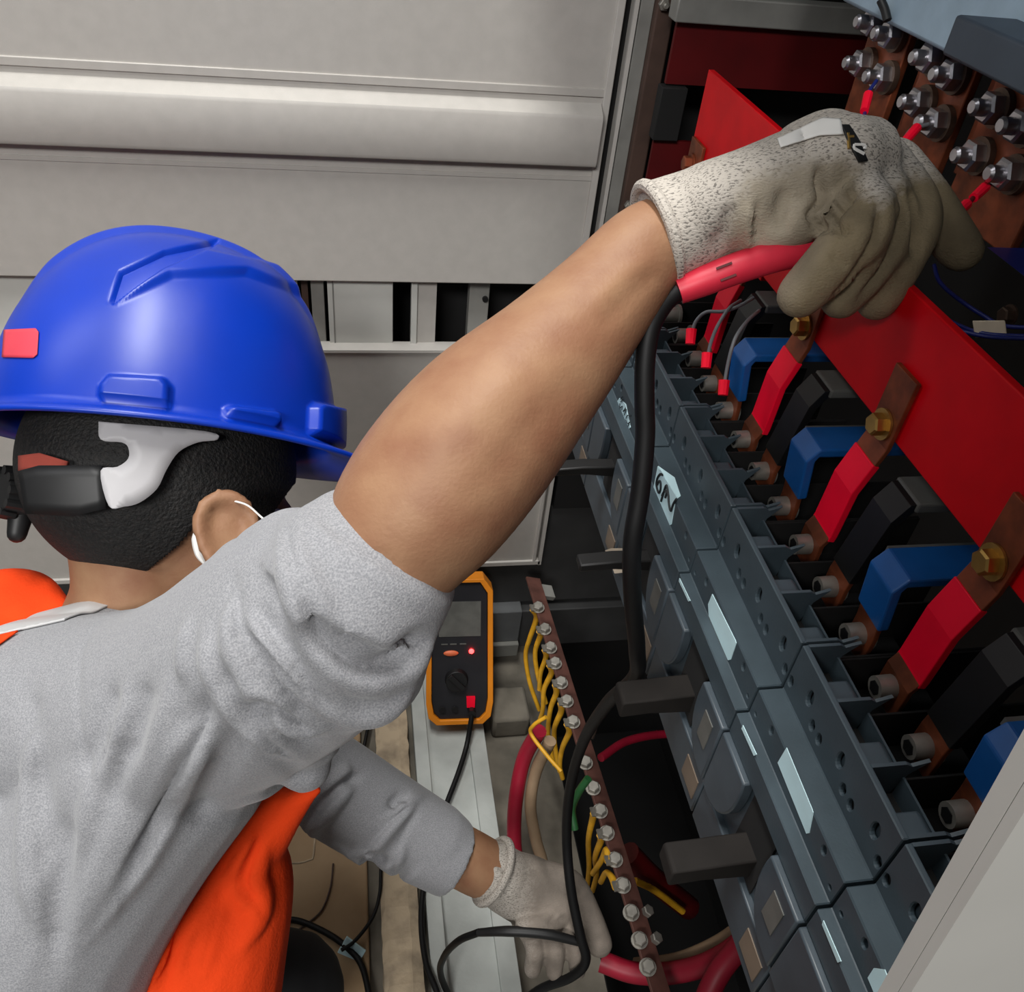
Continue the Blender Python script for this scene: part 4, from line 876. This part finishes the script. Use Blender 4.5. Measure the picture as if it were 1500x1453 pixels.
overlay(swo, [edge_plane((52, 921), (-60, 945), .60, (0, 850)), edge_plane((112, 890), (106, 925), .60, (0, 900)), edge_plane((-60, 700), (-61, 1000), .60, (0, 800))], .0022, 'shoulder_band', M['band'], label='pale reflective shoulder band')

# ---- left glove closed on the black probe
g = MB()
g.limb(A((716, 1275, .972), (745, 1290, .978)), [.0345, .034], (VD, .95), n=24)
g.limb(A((740, 1290, .978), (775, 1305, .985), (812, 1322, .985)), [.035, .0385, .034], (VD, .9), n=26)
g.limb(A((800, 1290, .985), (835, 1300, .985), (862, 1345, .985), (878, 1382, .985)), [.022, .019, .0165, .0150])     # index finger reaching forward
g.limb(A((815, 1340, .97), (800, 1352, .955), (770, 1358, .95)), [.018, .014, .0125])                                 # thumb over the probe
for a0, a1, a2 in (((818, 1345, .985), (842, 1378, .958), (846, 1422, .966)), ((790, 1348, .985), (812, 1382, .955), (812, 1424, .964)), ((762, 1345, .985), (783, 1384, .955), (780, 1420, .964))):
    g.limb(A(a0, a1, a2), [.0120, .0112, .0095])
gl = voxel(g, .0022, 3)
folds(gl, [([(818, 1338), (808, 1350), (830, 1345)], .003, 6, 'v'), ([(745, 1278), (790, 1270)], .002, 6, 'v'), ([(720, 1260), (740, 1285), (735, 1310)], .002, 7, 's')])
at_ = gl.attributes.new('coat', 'FLOAT', 'POINT'); q = pix(coords(gl)); at_.data.foreach_set('value', np.clip((q[:, 0] - 745) / 40 + RNG.normal(0, .1, len(q)), 0, 1).astype(np.float32))
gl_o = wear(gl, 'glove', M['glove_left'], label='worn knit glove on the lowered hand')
c = MB(); cc0 = at(722, 1276, .972); dcf = _n(at(760, 1295, .98) - at(700, 1265, .965)); uu, ww = frame_of(dcf)
c.tube([cc0 + .0355 * (math.cos(t) * uu + math.sin(t) * ww) for t in np.linspace(0, 2 * math.pi, 33)], .0045, 10, 2)
cm = c.mesh('cuff'); cm.attributes.new('coat', 'FLOAT', 'POINT'); link('cuff_hem', shift(cm, origin(gl_o)), M['glove_left'], gl_o)

# ---- hard hat
hat = thing('hard_hat', 'blue hard hat with red sticker and grey suspension strap on the crouching worker', 'hard hat', at(250, 627, .68))
HO = at(250, 627, .68)
nphi, nt = 360, 170
a_, b_, h_ = .1275, .104, .149
V = []
for j in range(nt + 1):
    t = math.pi / 2 * j / nt
    for i in range(nphi):
        p = 2 * math.pi * i / nphi; rho = math.cos(t) ** .80; zz = math.sin(t) ** 1.0
        x = a_ * math.cos(p) * rho; y = b_ * math.sin(p) * rho; z = h_ * zz
        w = np.clip((.034 - abs(y)) / .010, 0, 1) * np.clip((z - .075) / .03, 0, 1); w = w * w * (3 - 2 * w)
        V.append((x, y, z + .0065 * w))
V = np.array(V)
F = [(j * nphi + i, j * nphi + (i + 1) % nphi, (j + 1) * nphi + (i + 1) % nphi, (j + 1) * nphi + i) for j in range(nt) for i in range(nphi)]
def loc2w(v): return HO + v[:, :1] * HF + v[:, 1:2] * HS + v[:, 2:] * HU
mir = V.copy(); mir[:, 1] = np.abs(mir[:, 1]); q = pix(loc2w(mir))[:, :2]
nrm = V / np.array([a_ ** 2, b_ ** 2, h_ ** 2]); nrm /= np.linalg.norm(nrm, axis=1)[:, None] + 1e-9
D = np.zeros(len(V))
def sstep(x): x = np.clip(x, 0, 1); return x * x * (3 - 2 * x)
for poly, amp, soft in (([(145, 618), (150, 566), (162, 552), (238, 556), (248, 568), (248, 640), (145, 640)], .0085, 9), ([(325, 640), (330, 600), (338, 596), (402, 604), (406, 610), (406, 660), (325, 660)], .0085, 7), ([(450, 660), (453, 598), (460, 592), (500, 600), (500, 680), (450, 680)], .0100, 7)):
    D += amp * sstep(.5 - sdpoly(q, poly) / soft)
D -= .0060 * sstep(.5 - sdpoly(q, [(163, 446), (178, 398), (242, 368), (320, 352), (300, 368), (236, 396)]) / 8)
D += .0040 * sstep(.5 - sdpoly(q, [(163, 446), (236, 396), (300, 368), (420, 392), (440, 430), (360, 400), (250, 405)]) / 12)
V = V + nrm * D[:, None]
# brim: flares out all round and runs into a peak in front
ring = []
for (out, drop) in ((.0, -.004), (.004, -.0075), (.0115, -.0095), (.0135, -.0125), (.0105, -.0140), (.000, -.0110), (-.004, -.004), (-.004, .02)):
    for i in range(nphi):
        p = 2 * math.pi * i / nphi; pk = max(0, math.cos(p)) ** 2.2
        o_ = out * (1 + 3.0 * pk) if out > 0 else out
        ring.append(((a_ + o_) * math.cos(p), (b_ + o_ * .75) * math.sin(p), drop - (.010 * pk * max(0, out) / .0135)))
nb = len(V); V = np.vstack([V, ring]); k0 = 0
prev = [i for i in range(nphi)]
for r_ in range(8):
    cur = [nb + r_ * nphi + i for i in range(nphi)]
    F += [(cur[i], cur[(i + 1) % nphi], prev[(i + 1) % nphi], prev[i]) for i in range(nphi)]; prev = cur
# inner skin so that the shell is hollow, not a blob
inn = V[:(nt + 1) * nphi] - nrm * (.0035 + D[:, None]); inn[:, 2] = np.maximum(inn[:, 2], .002); ni = len(V); V = np.vstack([V, inn])
F += [(ni + (j + 1) * nphi + i, ni + (j + 1) * nphi + (i + 1) % nphi, ni + j * nphi + (i + 1) % nphi, ni + j * nphi + i) for j in range(nt) for i in range(nphi)]
mb = MB(); mb.add(loc2w(V), F); me = mb.mesh('shell', HO)
bm = bmesh.new(); bm.from_mesh(me); bmesh.ops.recalc_face_normals(bm, faces=bm.faces); bm.to_mesh(me); bm.free()
shell = link('shell', me, M['helmet'], hat, angle=180)
patch(shell, [(8, 484), (54, 482), (58, 487)], [(5, 524), (50, 525), (56, 520)], .0009, 'red_sticker', M['helmetred'], hat)
# suspension: grey side strap, black ratchet band and knob at the nape, orange pad
def headpt(px, py, k):                                    # ray meets an ellipsoid around the head
    c_ = H(-.006, 0, .0); Q = np.array([HF / (.1045 * k), HS / (.083 * k), HU / (.13 * k)]); o_ = Q @ (CAM - c_); d_ = Q @ ray(px, py)
    A_, B_, C_ = d_ @ d_, 2 * o_ @ d_, o_ @ o_ - 1; D_ = max(0, B_ * B_ - 4 * A_ * C_); return CAM + ray(px, py) * ((-B_ - math.sqrt(D_)) / (2 * A_))
def shellpiece(poly, k, thick, name, m, sub=3, **kw):
    if sub == 4: poly = [tuple(p[:2]) for p in spline(np.array([(*p, 0) for p in poly + poly[:1]]), 4)[:-1]]
    mbx = MB(); n = len(poly); mbx.add([headpt(x, y, k) for x, y in poly], [tuple(range(n))])
    me = mbx.mesh(name, HO); bm = bmesh.new(); bm.from_mesh(me)
    bmesh.ops.triangulate(bm, faces=bm.faces[:]); bmesh.ops.subdivide_edges(bm, edges=bm.edges[:], cuts=min(sub, 2) if sub == 4 else sub, use_grid_fill=True)
    bmesh.ops.recalc_face_normals(bm, faces=bm.faces)
    for v in bm.verts: v.co = Vector(headpt(*pix(np.array(v.co)[None] + HO)[0, :2], k) - HO)
    bm.to_mesh(me); bm.free(); o = link(name, me, m, hat, **kw)
    s_ = o.modifiers.new('t', 'SOLIDIFY'); s_.thickness = thick; s_.offset = 0; return o
band_ = shellpiece([(30, 690), (60, 682), (150, 682), (156, 745), (110, 756), (40, 752)], 1.08, .004, 'ratchet_band', M['black'])
strap_ = shellpiece([(145, 618), (300, 632), (318, 644), (290, 648), (262, 662), (244, 688), (230, 716), (205, 736), (182, 742), (160, 741), (148, 690), (172, 684), (188, 672), (188, 656), (178, 648), (148, 644)], 1.11, .0025, 'side_strap', M['strap'], 4, label='grey plastic suspension strap')
shellpiece([(30, 668), (60, 664), (100, 676), (96, 690), (30, 690)], 1.05, .004, 'sweat_pad', M['pad'])
kn = MB(); kc = at(20, 722, .648); kd = _n(-HF * .8 + HS * .45); kn.cyl(kc - kd * .008, kc + kd * .010, .0185, .0165, 12)
for t in np.linspace(0, 2 * math.pi, 11)[:-1]:
    u_, w_ = frame_of(kd); kn.cyl(kc + .0175 * (math.cos(t) * u_ + math.sin(t) * w_), kc + .0165 * (math.cos(t) * u_ + math.sin(t) * w_) + kd * .011, .0035, n=8)
kn.limb([kc - kd * .010 + HU * .05, kc - kd * .008, kc - kd * .006 - HU * .03], [.008, .010, .007])
build(kn, 'ratchet_knob', M['black'], hat)

# ---- probes held in the hands
pr = thing('test_probe', 'red test probe held under the raised glove', 'test probe', at(1060, 402, .44))
P = A((994, 426, .4470), (1030, 412, .4450), (1085, 391, .4430), (1150, 372, .4450), (1210, 366, .4550), (1250, 366, .4650))
build(MB().tube(P, [.0070, .0078, .0082, .0082, .0078, .006], 16, 6), 'handle', M['probe'], pr)
build(MB().tube(A((1250, 366, .465), (1290, 372, .478)), .0012, 8), 'tip', M['steel'], pr)
ax = _n(P[2] - P[1]); tc_ = at(1063, 398, .4345); rgt = ax; upv = _n(np.cross(VD, ax)); place_text('I I', .0120, tc_ - VD * .0006, -upv, rgt, 'marking', M['reddark'], pr)
wire([tuple(P[0] + _n(P[0] - P[1]) * .001), (972, 445, .447), (953, 480, .447), (945, 530, .45), (944, 590, .455), (945, 640, .46), (938, 720, .468), (926, 800, .478), (927, 880, .50), (933, 950, .535), (930, 992, .58), (890, 1030, .68), (855, 1085, .79), (836, 1150, .87), (830, 1220, .915), (836, 1300, .925), (850, 1370, .93), (858, 1408, .935), (835, 1432, .95), (790, 1450, .97), (740, 1490, .99)], .0053, 'test_lead', 'black test lead hanging from the red probe in front of the breakers', 'rubber', 'cable', n=10)
wire([(930, 988, .60), (905, 1012, .68), (880, 1045, .78), (868, 1080, .90)], .0020, 'control_wire', 'thin dark red wire behind the hanging black test lead', 'brownsteel')
p2 = thing('test_probe', 'black test probe held in the lowered glove near the floor', 'test probe', at(760, 1366, .94))
P = A((700, 1366, .955), (745, 1364, .942), (800, 1368, .940), (850, 1380, .945))
build(MB().tube(P, [.0042, .0056, .0056, .0046], 12, 6), 'handle', M['black'], p2)
wire([tuple(P[0]), (672, 1378, .98), (650, 1402, 1.04), (646, 1430, 1.10), (668, 1480, 1.13)], .0042, 'test_lead', 'black test lead of the lowered probe over the white channel', 'rubber', 'cable', n=9)
